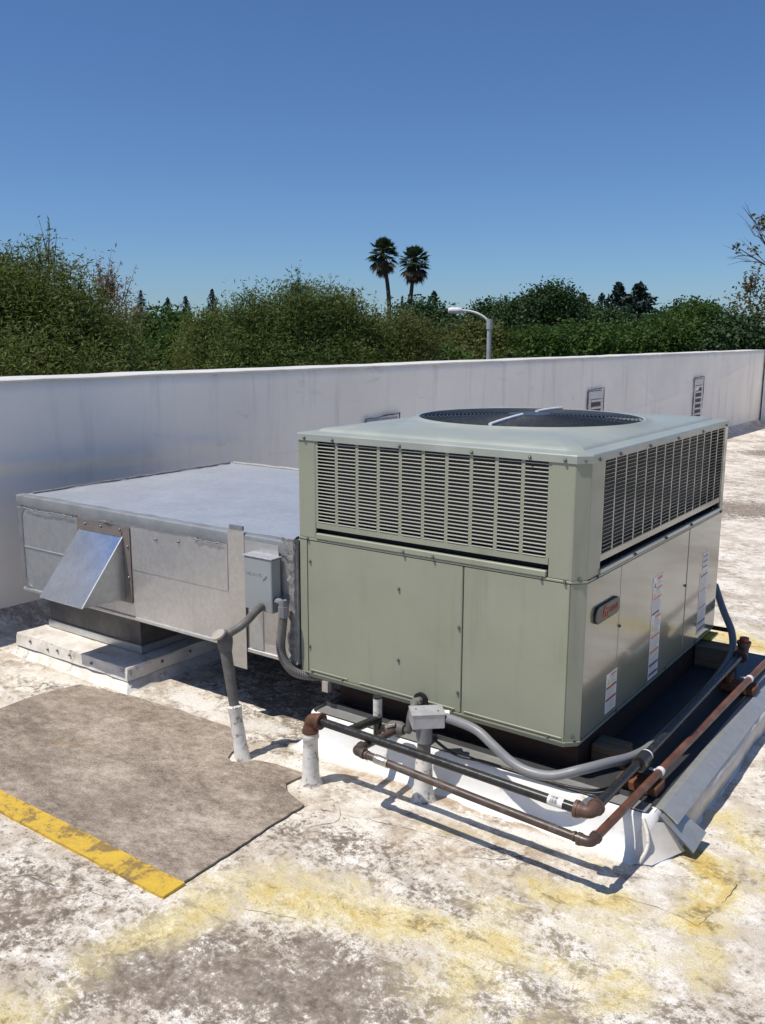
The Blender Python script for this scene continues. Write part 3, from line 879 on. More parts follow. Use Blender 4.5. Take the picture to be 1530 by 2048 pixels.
    for dr, z in ((.008, 1.041), (-.002, 1.040), (-.008, 1.03), (-.010, .93)):
        rings.append([(FC.x + math.cos(a)*(FR + dr), FC.y + math.sin(a)*(FR + dr), z) for a in angs])
    vs = [p for r in rings for p in r]; fs = []
    for j in range(len(rings) - 1):
        for k in range(n):
            k2 = (k+1) % n
            fs.append((j*n+k, j*n+k2, (j+1)*n+k2, (j+1)*n+k))
    cap = MB().add(vs, fs).build('top_cap', MAT['cap'], t)
    cap.data.polygons.foreach_set('use_smooth', [True]*len(cap.data.polygons))
    cap.data.set_sharp_from_angle(angle=math.radians(28))
    # fan guard
    gm = MB()
    r = .05
    while r < FR - .003:
        z = 1.037 + .012*(1 - (r/FR)**2)
        gm.tube([(FC.x + math.cos(2*PI*k/56)*r, FC.y + math.sin(2*PI*k/56)*r, z) for k in range(57)], .0022, 5, caps=False)
        r += .0165
    guard = gm.build('fan_guard', MAT['wire'], t, smooth=True)
    for k in range(8):
        a = PI*k/8 + .25
        P = [(FC.x + math.cos(a)*s*FR*.995, FC.y + math.sin(a)*s*FR*.995, 1.034 + .012*(1 - s*s)) for s in np.linspace(-1, 1, 17)]
        MB().tube(P, .0028, 6).build('guard_spoke', MAT['wire'], guard, smooth=True)
    # two support bars, sun glint painted as white colour
    bd = Vector((-.139, .99)).normalized()
    for s0, s1 in ((-.985, -.2), (.2, .985)):
        P = [(FC.x + bd.x*s*FR, FC.y + bd.y*s*FR, 1.044 + .010*(1 - s*s)) for s in np.linspace(s0, s1, 9)]
        MB().tube(P, .0075, 8).build('guard_bar', MAT['wirelight'], guard, smooth=True)
    MB().lathe((FC.x, FC.y, 0), [(.0, 1.053), (.085, 1.053), (.09, 1.050), (.09, 1.048)], 24).build('hub_disc', MAT['wire'], guard)
    # fan: motor and blades
    fan = MB().lathe((FC.x, FC.y, 0), [(.075, .80), (.08, .81), (.08, .95), (.06, .965), (.0, .965)], 20).build('fan_motor', MAT['wire'], t, smooth=True)
    for k in range(4):
        a0 = k*PI/2 + .3; vs = []; fs = []
        for i, rr in enumerate(np.linspace(.07, .43, 7)):
            for j, da in enumerate(np.linspace(-.34, .34, 7)):
                a = a0 + da*(1.0 - .15*i/6) + .12*i/6
                vs.append((FC.x + math.cos(a)*rr, FC.y + math.sin(a)*rr, .93 - .09*(da + .34)*(.07 + rr)/.5*1.5 + .01*math.sin(j)))
        for i in range(6):
            for j in range(6): fs.append((i*7+j, i*7+j+1, i*7+j+8, i*7+j+7))
        MB().add(vs, fs).build('fan_blade', MAT['wire'], fan, smooth=True)
    MB().box(-W + .06, -.06, .06, D - .06, .62, .625).build('fan_deck', MAT['black'], t)
    # screws ---------------------------------------------------------------
    sm = MB(); sm.lathe((0, 0, 0), [(.0065, 0), (.0065, .002), (.0048, .002), (.0045, .006), (.003, .007)], 8)
    sme = sm.mesh('screw'); sme.materials.append(MAT['screw'])
    def screw(p, axis):
        o = bpy.data.objects.new('screw', sme); COL.objects.link(o); o.parent = t
        o.location = Vector(p) - org(t)
        o.rotation_euler = Vector(axis).to_track_quat('Z', 'Y').to_euler()
    for x, z in ((-1.15, .489), (-.721, .446), (-1.157, .133), (-.721, .168), (-.459, .347), (-.459, .10), (-1.145, .0275), (-.99, .0275), (-.48, .0275), (-.10, .0275)):
        screw((x, -.0005, z), (0, -1, 0))
    for x in (-1.17, -1.03, -.72, -.42, -.20, -.075): screw((x, -.0045, .981), (0, -1, 0))
    for x in (-1.16, -.70, -.57, -.145, -.06): screw((x, -.0025 if x < -1 or x > -.2 else -.0065, .5805 if x < -1 or x > -.2 else .592), (0, -1, 0))
    screw((-.016, .019, .981), (.7, -.7, 0)); screw((-.018, .018, .592), (.7, -.7, 0)); screw((-.017, .019, .04), (.7, -.7, 0))
    for y in (.09, .27, .56, .88, 1.2, 1.55): screw((.0045, y, .981), (1, 0, 0))
    for y in (.12, .46, .80, 1.12, 1.56): screw((.0055 if .14 < y < 1.5 else .0025, y, .594 if .14 < y < 1.5 else .5805), (1, 0, 0))
    for y, z in ((1.105, .33), (.352, .349)): screw((.0005, y, z), (1, 0, 0))
    for y in (.36, .9, 1.3): screw((.0035, y, .021), (1, 0, 0))
    # brand badge -----------------------------------------------------------
    def pill(y0, y1, z0, z1, r, x0, x1, sh=.0):
        pts = []
        for cy, cz, a0 in ((y1 - r, z1 - r, 0), (y0 + r, z1 - r, 90), (y0 + r, z0 + r, 180), (y1 - r, z0 + r, 270)):
            for q in range(7):
                a = math.radians(a0 + q*15); pts.append((0, cy + r*math.cos(a), cz + r*math.sin(a)))
        return MB().extrude(pts, (x0, 0, 0), (x1, 0, 0))
    bad = pill(.104, .322, .414, .474, .027, .0005, .011).build('badge', MAT['badge'], t, bevel=.003, seg=2)
    em = MB(); cy, cz = .190, .4435
    for a0, a1, ra, rb in ((0, 360, .017, .023),):
        K = 24
        for k in range(K):
            a, b_ = math.radians(a0 + (a1-a0)*k/K), math.radians(a0 + (a1-a0)*(k+1)/K)
            em.extrude([(0, cy + ra*math.cos(a), cz + ra*math.sin(a)), (0, cy + rb*math.cos(a), cz + rb*math.sin(a)), (0, cy + rb*math.cos(b_), cz + rb*math.sin(b_)), (0, cy + ra*math.cos(b_), cz + ra*math.sin(b_))], (.0112, 0, 0), (.0125, 0, 0))
    em.box(.0112, .0126, cy - .014, cy + .014, cz + .004, cz + .011).box(.0112, .0126, cy - .004, cy + .004, cz - .014, cz + .004)
    em.build('badge_emblem', MAT['badgered'], bad)
    text_mesh('TRANE', 'badge_lettering', .0265, (.0118, .219, .434), MAT['badgered'], bad)
    # stickers ----------------------------------------------------------------
    def sticker(y0, y1, z0, z1, bars, marks):
        s = MB().box(.0004, .0010, y0, y1, z0, z1).build('warning_label', MAT['white'], t)
        for za, zb_, mt, ya, yb in bars:
            MB().box(.0011, .0013, y0 + ya*(y1-y0), y0 + yb*(y1-y0), z0 + za*(z1-z0), z0 + zb_*(z1-z0)).build('printed_bar', MAT[mt], s)
        for zc, mt, sz in marks:
            yc = y0 + .2*(y1-y0); zz = z0 + zc*(z1-z0)
            MB().extrude([(0, yc - sz, zz - sz), (0, yc + sz, zz - sz), (0, yc, zz + sz*1.1)], (.0011, 0, 0), (.0013, 0, 0)).build('printed_symbol', MAT[mt], s)
        tl = MB(); rg = random.Random(int(z1*1000 + y0*77))
        z = z0 + .008
        blocked = [(z0 + a*(z1-z0) - .002, z0 + b*(z1-z0) + .003) for a, b, *_ in bars]
        while z < z1 - .006:
            if not any(a < z < b for a, b in blocked):
                y = y0 + (.36 if any(abs(z - (z0 + m[0]*(z1-z0))) < m[2]*1.4 for m in marks) else .07)*(y1-y0)
                ye_ = y0 + rg.uniform(.7, .95)*(y1-y0)
                tl.box(.0011, .0012, y, ye_, z, z + .0013)
            z += .0042
        tl.build('small_print', MAT['greybox'], s)
    sticker(.695, .806, .03, .452, [(.955, .985, 'orange', .38, .95), (.87, .89, 'orange', .35, .95), (.775, .80, 'orange', .05, .95), (.63, .655, 'blueprint', .05, .8), (.585, .615, 'orange', .4, .95),
             (.40, .425, 'orange', .05, .95), (.255, .28, 'orange', .05, .95), (.125, .15, 'blueprint', .05, .95), (.035, .06, 'blueprint', .05, .95)],
            [(.92, 'blueprint', .011), (.83, 'orange', .010), (.51, 'yellowprint', .017)])
    sticker(.254, .354, .043, .192, [(.90, .95, 'orange', .4, .95), (.60, .66, 'redprint', .03, .97), (.30, .36, 'redprint', .03, .97)], [(.79, 'yellowprint', .012)])
    sticker(1.318, 1.44, .05, .335, [(.93, .96, 'blueprint', .05, .9), (.70, .72, 'orange', .05, .9), (.42, .44, 'redprint', .05, .9), (.16, .20, 'blueprint', .05, .95), (.05, .085, 'blueprint', .05, .95)], [])
    sticker(1.345, 1.425, .345, .422, [(.75, .85, 'blueprint', .05, .9), (.45, .55, 'blueprint', .05, .9), (.12, .22, 'blueprint', .05, .9)], [])
    # rear lifting bracket and the short leg under the left corner
    MB().box(-W + .115, -W + .145, -.004, .02, -.045, -.001).build('mounting_clip', MAT['strap'], t)
    MB().box(-.02, .03, 1.47, 1.58, -.012, -.002).build('mounting_clip', MAT['yellowprint'], t)

def text_mesh(body, name, size, loc, mat, parent):
    cu = bpy.data.curves.new(name, 'FONT'); cu.body = body; cu.size = size; cu.extrude = .0004
    tmp = bpy.data.objects.new(name + '_tmp', cu); COL.objects.link(tmp)
    dg = bpy.context.evaluated_depsgraph_get(); dg.update()
    me = bpy.data.meshes.new_from_object(tmp.evaluated_get(dg))
    bpy.data.objects.remove(tmp, do_unlink=True)
    me.name = name
    M_ = Matrix(((0, 0, 1, 0), (1, 0, 0, 0), (0, 1, 0, 0), (0, 0, 0, 1)))   # reads along +Y, faces +X
    me.transform(Matrix.Translation(Vector(loc) - org(parent)) @ M_)
    me.materials.clear()
    return link(name, me, mat, parent)
make_ac()

# ------------------------------------------------------------------ curb under the machine
def make_ac_curb():
    t = thing('equipment_curb', (-.43, .85, G), 'low white-coated roof curb with metal flashing carrying the green air conditioner', 'curb')
    ZT = -.125; x0, x1, y0, y1 = -1.13, .285, -.035, 1.74
    # membrane skirt: swept profile around the four sides, uneven
    base = [(.0, ZT), (.010, ZT - .010), (.015, ZT - .05), (.021, ZT - .09), (.033, ZT - .12), (.055, G + .006), (.085, G - .012)]
    def corner_path():
        pts = []
        def seg(a, b, n):
            for i in range(n): pts.append((Vector(a).lerp(Vector(b), i/n)))
        r = .035
        nrm = []
        P = []
        for (cx, cy, a0) in ((x0 + r, y0 + r, 180), (x1 - r, y0 + r, 270), (x1 - r, y1 - r, 0), (x0 + r, y1 - r, 90)):
            for q in range(7):
                a = math.radians(a0 + q*15); P.append((Vector((cx + r*math.cos(a), cy + r*math.sin(a))), Vector((math.cos(a), math.sin(a)))))
        out = []
        for i in range(len(P)):
            (p, n1), (q, n2) = P[i], P[(i+1) % len(P)]
            L = (q - p).length; k = max(1, int(L/.035))
            for j in range(k):
                out.append((p.lerp(q, j/k), n1.lerp(n2, j/k).normalized()))
        return out
    path = corner_path(); n = len(path); m = len(base); vs = []; fs = []
    for i, (p, nn) in enumerate(path):
        wv = .010*float(vnoise(np.array([p.x*6]), np.array([p.y*6]), 41)[0])
        for j, (o, z) in enumerate(base):
            k = j/(m-1)
            oo = o + wv*k + .006*float(vnoise(np.array([p.x*17 + j]), np.array([p.y*17]), 42)[0])*(0 if j == 0 else 1)
            vs.append((p.x + nn.x*oo, p.y + nn.y*oo, z + .004*float(vnoise(np.array([p.x*11]), np.array([p.y*11 + j]), 43)[0])*(j > 0)))
    for i in range(n):
        i2 = (i+1) % n
        for j in range(m-1): fs.append((i*m+j, i2*m+j, i2*m+j+1, i*m+j+1))
    MB().add(vs, fs).build('membrane_skirt', MAT['curbwhite'], t, smooth=True)
    MB().prism([(x0 + .01, y0 + .03), (x0 + .03, y0 + .008), (x1 - .03, y0 + .008), (x1 - .008, y0 + .03), (x1 - .008, y1 - .01), (x0 + .01, y1 - .01)], ZT - .02, ZT - .0105).build('curb_top', MAT['curbwhite'], t)
    # front angle flashing
    MB().box(-1.10, .262, -.030, .030, ZT + .002, ZT + .005).build('front_flashing', MAT['flash'], t)
    MB().box(-1.10, .20, .031, .037, ZT + .002, ZT + .022).build('flashing_upstand', MAT['flashshade'], t)
    # metal deck below and beside the machine, the machine's shadow painted into its colour
    MB().box(-1.10, .284, .042, 1.72, ZT - .01, ZT + .001).build('curb_deck', MAT['flashshade'], t)
    MB().box(-1.08, -.03, .10, 1.55, ZT + .002, -.012).build('wooden_frame', MAT['woodred'], t)
    # side apron: bent sheet from the deck down over the membrane roll
    prof = [(.276, ZT + .0035), (.300, ZT + .004), (.346, ZT - .022), (.353, ZT - .030), (.349, ZT - .033), (.299, ZT + .0015), (.276, ZT + .0015)]
    MB().extrude([(x, 0, z) for x, z in prof], (0, .02, 0), (0, 1.74, 0)).build('side_apron', MAT['flash'], t)
    MB().add([(.30, -.01, ZT - .005), (.315, .11, ZT - .022), (.41, .145, ZT - .10), (.405, .03, G + .025)], [(0, 1, 2, 3)]).add(
        [(.298, -.011, ZT - .007), (.313, .109, ZT - .024), (.408, .144, ZT - .102), (.403, .029, G + .023)], [(3, 2, 1, 0)]).build('loose_flap', MAT['flash'], t)
    # membrane hanging down the right side, nearly upright and bulging
    vs = []; fs = []; prof = [(.340, ZT - .026), (.352, ZT - .034), (.360, ZT - .055), (.359, ZT - .085), (.352, ZT - .115), (.350, G - .012)]
    m2 = len(prof); K = 46
    for i in range(K + 1):
        y = .135 + (1.74 - .135)*i/K
        e = 1 - math.exp(-i*.55)
        for j2, (x, z) in enumerate(prof):
            jit = .009*float(vnoise(np.array([y*9.]), np.array([j2*.9]), 45)[0]) + .008*float(vnoise(np.array([y*23.]), np.array([j2*1.7]), 46)[0])
            vs.append((x + jit*(j2 > 0) - .05*(1 - e)*(j2 > 0), y, z))
    for i in range(K):
        for j2 in range(m2 - 1): fs.append((i*m2+j2, (i+1)*m2+j2, (i+1)*m2+j2+1, i*m2+j2+1))
    fs.append(tuple(range(m2)))
    MB().add(vs, fs).build('side_membrane', MAT['curbgrey'], t, smooth=True)
    # folded corner gusset
    vs = [(.262, -.045, ZT - .02), (.315, .0, ZT - .03), (.372, .05, G + .012), (.31, -.085, G + .006), (.25, -.105, G + .004), (.285, -.05, G + .05)]
    MB().add(vs, [(0, 5, 1), (1, 5, 2), (2, 5, 3), (3, 5, 4), (4, 5, 0)]).build('corner_gusset', MAT['curbgrey'], t, smooth=True)
    P = catmull([(.262, -.045, ZT - .012), (.285, -.062, ZT - .06), (.288, -.075, G + .05), (.275, -.10, G + .01)], 6)
    MB().tube(P, .006, 8).build('corner_seam', MAT['curbworn'], t, smooth=True)
make_ac_curb()
for y, yb, x1, zt_, lb in ((.205, .30, .095, -.055, 'short weathered lumber sleeper poking out under the near corner of the air conditioner'),
                  (1.40, 1.50, .145, -.02, 'weathered lumber sleeper poking out under the far end of the air conditioner')):
    t = thing('wooden_sleeper', (-.2, y, -.12), lb, 'lumber', 'sleepers under the air conditioner')
    MB().box(-.025, x1, y, yb, -.1225, zt_).build('timber', MAT['wood'], t, bevel=.004)

# ------------------------------------------------------------------ duct
def make_duct():
    x0, x1, y0, y1, z0, z1 = -3.12, -W - .003, -.012, 1.54, .055, .553
    t = thing('supply_duct', ((x0+x1)/2, .7, z0), 'wide galvanised sheet-metal duct box joined to the left of the air conditioner', 'duct')
    MB().box(x0 + .006, x1 - .002, y0 + .008, y1 - .004, z0 + .003, z1 - .006).build('duct_core', MAT['drop'], t)
    # slightly dished top sheet
    nx, ny = 28, 22; vs = []; fs = []
    for j in range(ny + 1):
        for i in range(nx + 1):
            u, v = i/nx, j/ny
            dz = .008*math.sin(PI*u)*math.sin(PI*v)*(1 + .3*float(vnoise(np.array([u*4]), np.array([v*3]), 51)[0])) + .0012*float(vnoise(np.array([u*7.]), np.array([v*6.]), 52)[0])
            e = 0 if 0 < i < nx and 0 < j < ny else -dz
            vs.append((x0 - .004 + u*(x1 - x0 + .004), y0 - .004 + v*(y1 - y0 + .004), z1 + dz + e))
    for j in range(ny):
        for i in range(nx): fs.append((j*(nx+1)+i, j*(nx+1)+i+1, (j+1)*(nx+1)+i+1, (j+1)*(nx+1)+i))
    MB().add(vs, fs).build('top_sheet', MAT['galv_top'], t, smooth=True)
    # front sheets
    f = MB().box(x0 + .001, -2.632, y0, y0 + .006, z0 + .002, .285).build('front_sheet', MAT['galv_left'], t)
    MB().box(x0 + .001, -2.632, y0 - .001, y0 + .005, .2865, z1 - .028).build('front_sheet', MAT['galv_left'], t)
    MB().box(x0 + .03, -2.632, y0 - .006, y0 - .0012, .2835, .2895).build('cross_seam', MAT['galv_left'], f, bevel=.002)
    f2 = MB().box(-2.630, x1, y0 + .0005, y0 + .006, z0 + .002, z1 - .028).build('front_sheet', MAT['galv_face'], t)
    # raised upper pan on the right of the hood
    MB().box(-2.228, -1.60, y0 - .003, y0, .292, z1 - .03).build('stiffened_pan', MAT['galv_face'], f2, bevel=.002)
    # sealing tape along the edges
    def tape(pts, w, d, name='sealing_tape', mat='tape', axis='z'):
        MB().extrude(pts, (0, 0, 0), d).build(name, MAT[mat], t)
    n = 46; vs = []; fs = []
    for i in range(n + 1):
        x = x0 - .006 + (x1 - x0 + .004)*i/n
        lo = z1 - .046 + .008*float(vnoise(np.array([i*.45]), np.array([.2]), 61)[0])
        bk = y0 + .035 + .02*float(vnoise(np.array([i*.5]), np.array([.6]), 62)[0])
        vs += [(x, y0 - .007, lo), (x, y0 - .0085, z1 - .002), (x, y0 - .003, z1 + .004), (x, bk, z1 + .0055)]
    for i in range(n):
        for k in range(3): fs.append((i*4+k, (i+1)*4+k, (i+1)*4+k+1, i*4+k+1))
    MB().add(vs, fs).build('sealing_tape', MAT['tape'], t, smooth=True)
    # loose crinkled edges of the tape
    for xa, xb, zz in ((x0 + .07, -2.65, z1 - .062), (-1.80, -1.62, z1 - .055), (-2.42, -2.36, z1 - .05)):
        P = [Vector((xa + (xb-xa)*i/16, y0 - .011 + random.uniform(-.003, .002), zz + random.uniform(-.004, .005))) for i in range(17)]
        MB().tube(P, .004, 5, rfun=lambda i: random.uniform(.4, 1.3)).build('tape_edge', MAT['mastic'], t)
    # left vertical tape with rounded inner corners
    MB().box(x0 - .007, x0 + .028, y0 - .006, y0 + .03, z0 + .02, z1 - .058).build('sealing_tape', MAT['tape'], t, bevel=.003)
    for cx, cz, a0 in ((x0 + .085, z1 - .115, 90), (x0 + .085, z0 + .075, 180)):
        pts = [(x0 + .02, 0, cz + (.07 if a0 == 90 else -.07))]
        for q in range(8):
            a = math.radians(a0 + q*90/7)
            pts.append((cx + .058*math.cos(a), 0, cz + .058*math.sin(a)))
        MB().extrude(pts, (0, y0 - .0045, 0), (0, y0 - .0005, 0)).build('sealing_tape', MAT['tape'], t)
    # back edge upstand (standing seam) and left edge
    P = [Vector((x0 + .03 + random.uniform(-.004, .004), y0 + .07 + i*.045, z1 + .006 + random.uniform(-.001, .003))) for i in range(33)]
    MB().tube(P, .006, 6, rfun=lambda i: random.uniform(.6, 1.2)).build('edge_seam', MAT['mastic'], t)
    P = [Vector((x0 + .03 + i*.06, y1 - .01, z1 + .006 + random.uniform(-.001, .003))) for i in range(32)]
    MB().tube(P, .006, 6).build('edge_seam', MAT['strap'], t)
    # bottom hem
    MB().box(x0 - .004, x1, y0 - .006, y0 + .02, z0 - .012, z0 + .006).build('bottom_hem', MAT['galv_face'], t, bevel=.003)
    # patch panels low on the face
    MB().box(-1.47, -1.40, y0 - .004, y0, z0 + .01, .25).build('patch_strip', MAT['galv_left'], f2)
    # mastic smeared along the joint with the machine
    vs = []; fs = []; n = 30
    for i in range(n + 1):
        z = z0 - .01 + (z1 + .03 - z0)*i/n
        w = .034 + .022*random.random() + (.03 if i > n - 5 else 0)
        yy = -.016 - .008*random.random()
        vs += [(x1 - w, y0 - .002, z), (x1 - w*.55, yy - .006, z), (x1 - .006, yy - .003, z), (x1 + .002, .0, z)]
    for i in range(n):
        for k in range(3): fs.append((i*4+k, i*4+k+1, (i+1)*4+k+1, (i+1)*4+k))
    MB().add(vs, fs).build('joint_mastic', MAT['mastic'], t, smooth=True)
    vs = []; fs = []
    for i in range(n + 1):
        y = -.01 + 1.5*i/n; w = .03 + .03*random.random()
        vs += [(x1 - w, y, z1 + .005), (x1 - w*.5, y, z1 + .014), (x1, y, z1 + .03)]
    for i in range(n):
        for k in range(2): fs.append((i*3+k, i*3+k+1, (i+1)*3+k+1, (i+1)*3+k))
    MB().add(vs, fs).build('joint_mastic', MAT['mastic'], t, smooth=True)
    # rain hood
    yb = y0 - .0035
    hood = MB().box(-2.625, -2.235, yb - .002, yb + .001, .125, .490).build('hood_flange', MAT['galv_flange'], t)
    a, b = -2.606, -2.288
    def sheet(p, th, mat, name):
        nrm = (Vector(p[1]) - Vector(p[0])).cross(Vector(p[2]) - Vector(p[0])).normalized()*th
        MB().extrude(p, (0, 0, 0), nrm).build(name, MAT[mat], hood)
    zt, zb, yo = .440, .150, -.262
    top = [(a - .004, yb - .003, zt), (b + .004, yb - .003, zt), (b + .004, yo, zb), (a - .004, yo, zb)]
    sheet(top, .003, 'mirror', 'hood_roof')
    sheet([(b, yb - .003, zt - .004), (b, yo + .006, zb + .001), (b, yb - .003, .138)], .002, 'galv_left', 'hood_cheek')
    sheet([(a, yb - .003, zt - .004), (a, yb - .003, .138), (a, yo + .006, zb + .001)], .002, 'galv_left', 'hood_cheek')
    MB().box(a, b, yb - .006, yb - .0025, zt + .001, zt + .026).build('hood_lip', MAT['galv_flange'], hood)
    d = (Vector(top[2]) - Vector(top[1])).normalized()
    MB().tube([Vector(top[1]) + Vector((0, 0, .002)), Vector(top[2]) + Vector((0, 0, .002))], .003, 6).build('hood_hem', MAT['wirelight'], hood)
    sm = MB().lathe((0, 0, 0), [(.006, 0), (.006, .002), (.004, .005), (.002, .006)], 8).mesh('rivet'); sm.materials.append(MAT['screw'])
    for x, z in ((-2.56, .472), (-2.44, .474), (-2.30, .474), (-2.25, .40), (-2.25, .25), (-2.05, .46), (-1.9, .47)):
        o = bpy.data.objects.new('rivet', sm); COL.objects.link(o); o.parent = t
        o.location = Vector((x, yb - .003, z)) - org(t); o.rotation_euler = (PI/2, 0, 0)
    # dark drop that goes down into the curb
    dp = MB().box(-3.02, -2.29, .065, .90, -.158, z0 - .0005).build('duct_drop', MAT['drop'], t)
    MB().box(-3.03, -2.28, .055, .91, -.1575, -.118).build('drop_collar', MAT['galv_left'], dp, bevel=.003)
make_duct()

def make_duct_curb():
    t = thing('roof_curb', (-2.6, .4, G), 'white weathered stepped roof curb under the end of the duct', 'curb')
    x0, x1, y0, y1 = -3.06, -2.20, -.095, 1.02
    zt = -.16
    def rough_box(x0, x1, y0, y1, z0, z1, slope, name, mat, amp=.006, step=.05):
        P = []
        for (ax, ay, bx, by) in ((x0, y0, x1, y0), (x1, y0, x1, y1), (x1, y1, x0, y1), (x0, y1, x0, y0)):
            L = math.hypot(bx-ax, by-ay); k = int(L/step)
            for i in range(k): P.append((ax + (bx-ax)*i/k, ay + (by-ay)*i/k))
        cx, cy = (x0+x1)/2, (y0+y1)/2
        levels = [(1 + 0, z0), (.55, z0 + (z1-z0)*.35), (.25, z0 + (z1-z0)*.75), (.08, z1 - .006), (-.08, z1)]
        vs = []; fs = []; n = len(P)
        for li, (k, z) in enumerate(levels):
            for (px, py) in P:
                ex = slope*k
                sx = 1 if px > cx else -1; sy = 1 if py > cy else -1
                ox = ex*sx if abs(abs(px - cx) - (x1-x0)/2) < 1e-6 else 0
                oy = ex*sy if abs(abs(py - cy) - (y1-y0)/2) < 1e-6 else 0
                jx = amp*float(vnoise(np.array([px*14 + li]), np.array([py*14]), 71)[0]); jy = amp*float(vnoise(np.array([px*14]), np.array([py*14 + li]), 72)[0])
                vs.append((px + ox + jx, py + oy + jy, z + .5*amp*float(vnoise(np.array([px*9]), np.array([py*9 + li]), 73)[0])))
        for li in range(len(levels)-1):
            for i in range(n): fs.append((li*n+i, li*n+(i+1) % n, (li+1)*n+(i+1) % n, (li+1)*n+i))
        fs.append(tuple((len(levels)-1)*n + i for i in range(n)))
        return MB().add(vs, fs).build(name, MAT[mat], t, smooth=True)
    rough_box(x0, x1, y0, y1, G - .01, -.215, .055, 'membrane_skirt', 'curbworn', .014)
    up = rough_box(x0 - .012, x1 + .012, y0 - .012, y1 + .012, -.222, zt, .006, 'curb_cap', 'curbworn', .014)
    sm = MB().lathe((0, 0, 0), [(.008, 0), (.008, .003), (.005, .006), (.002, .007)], 8).mesh('screw'); sm.materials.append(MAT['screw'])
    for x in (-2.80, -2.72, -2.62, -2.45, -2.95):
        o = bpy.data.objects.new('screw', sm); COL.objects.link(o); o.parent = t
        o.location = Vector((x, y0 - .016, -.185 + random.uniform(-.008, .008))) - org(t); o.rotation_euler = (PI/2, 0, 0)
    for y in (.1, .28, .5):
        o = bpy.data.objects.new('screw', sm); COL.objects.link(o); o.parent = t
        o.location = Vector((x1 + .017, y, -.185)) - org(t); o.rotation_euler = (0, PI/2, 0)
make_duct_curb()

# ------------------------------------------------------------------ disconnect switch
def make_disconnect():
    t = thing('disconnect_switch', (-1.36, -.03, .26), 'grey electrical disconnect box fixed to a zinc strip on the duct face', 'electrical box')
    x0, x1, y0, y1, z0, z1 = -1.437, -1.286, -.082, -.022, .262, .488
    MB().box(x0 + .004, x1 - .004, y0 + .01, y1, z0, z1 - .004).build('enclosure', MAT['greybox'], t, bevel=.002)
    c = MB().box(x0, x1, y0, y0 + .0095, z0 + .004, z1).build('cover', MAT['greybox'], t, bevel=.003)
    MB().box(x0 - .008, x1 + .004, y0 - .004, y1 + .002, z1 + .0005, z1 + .005).build('rain_shield', MAT['jbox'], t, bevel=.001)
    # pressed chevron and worn pressed lettering strokes
    cz = .418
    for dz in (-1, 1):
        P = [(x0 + .125, y0 - .001, cz), (x0 + .105, y0 - .001, cz + dz*.017)]
        MB().tube(P, .0022, 6).build('pressed_arrow', MAT['greybox'], c)
    rg = random.Random(3); mk = MB()
    for k in range(9):
        x = x0 + .016 + k*.0098
        mk.tube([(x, y0 - .0005, cz + rg.uniform(-.009, -.002)), (x + rg.uniform(-.003, .003), y0 - .0005, cz + rg.uniform(.002, .009))], .0014, 5)
        if k % 2: mk.tube([(x, y0 - .0005, cz + rg.uniform(-.006, .006)), (x + .006, y0 - .0005, cz + rg.uniform(-.006, .006))], .0012, 5)
    mk.build('pressed_marks', MAT['greybox'], c)
    MB().box(-1.587, -1.492, -.0225, -.0205, -.035, .572).build('mounting_strip', MAT['strap'], t)
    MB().box(-1.575, -1.50, -.0235, -.012, .5725, .590).build('strip_tab', MAT['tape'], t)
    MB().box(-1.490, -1.30, -.0215, -.0185, .30, .535).build('back_plate', MAT['galv_face'], t)
make_disconnect()

def make_flex(name, label, pts, r, mat, ribs=.0085, group=None, fit=None, depth=.06):
    P = resample(catmull(pts, 14), ribs/2)
    t = thing(name, pts[0], label, 'conduit', group)
    MB().tube(P, r, 12, rfun=lambda i: 1 + (depth if i % 2 else -depth)).build('flexible_sleeve', MAT[mat], t, smooth=True)
    for (a, b, rr, mm) in (fit or []):
        MB().tube([a, Vector(a).lerp(Vector(b), .5), b], rr, 8).build('connector', MAT[mm], t)
    return t
make_flex('flexible_conduit', 'dirty grey flexible conduit looping from the disconnect box to the air conditioner corner',
          [(-1.245, -.06, .262), (-1.252, -.062, .20), (-1.262, -.06, .125), (-1.250, -.055, .07), (-1.215, -.03, .018), (-1.17, .03, -.008), (-1.10, .09, -.01)], .0185, 'conduit_dark',
          fit=[((-1.245, -.06, .300), (-1.245, -.06, .255), .021, 'conduit'), ((-1.290, -.058, .315), (-1.248, -.06, .315), .014, 'conduit'), ((-1.247, -.06, .325), (-1.245, -.06, .29), .017, 'conduit')])

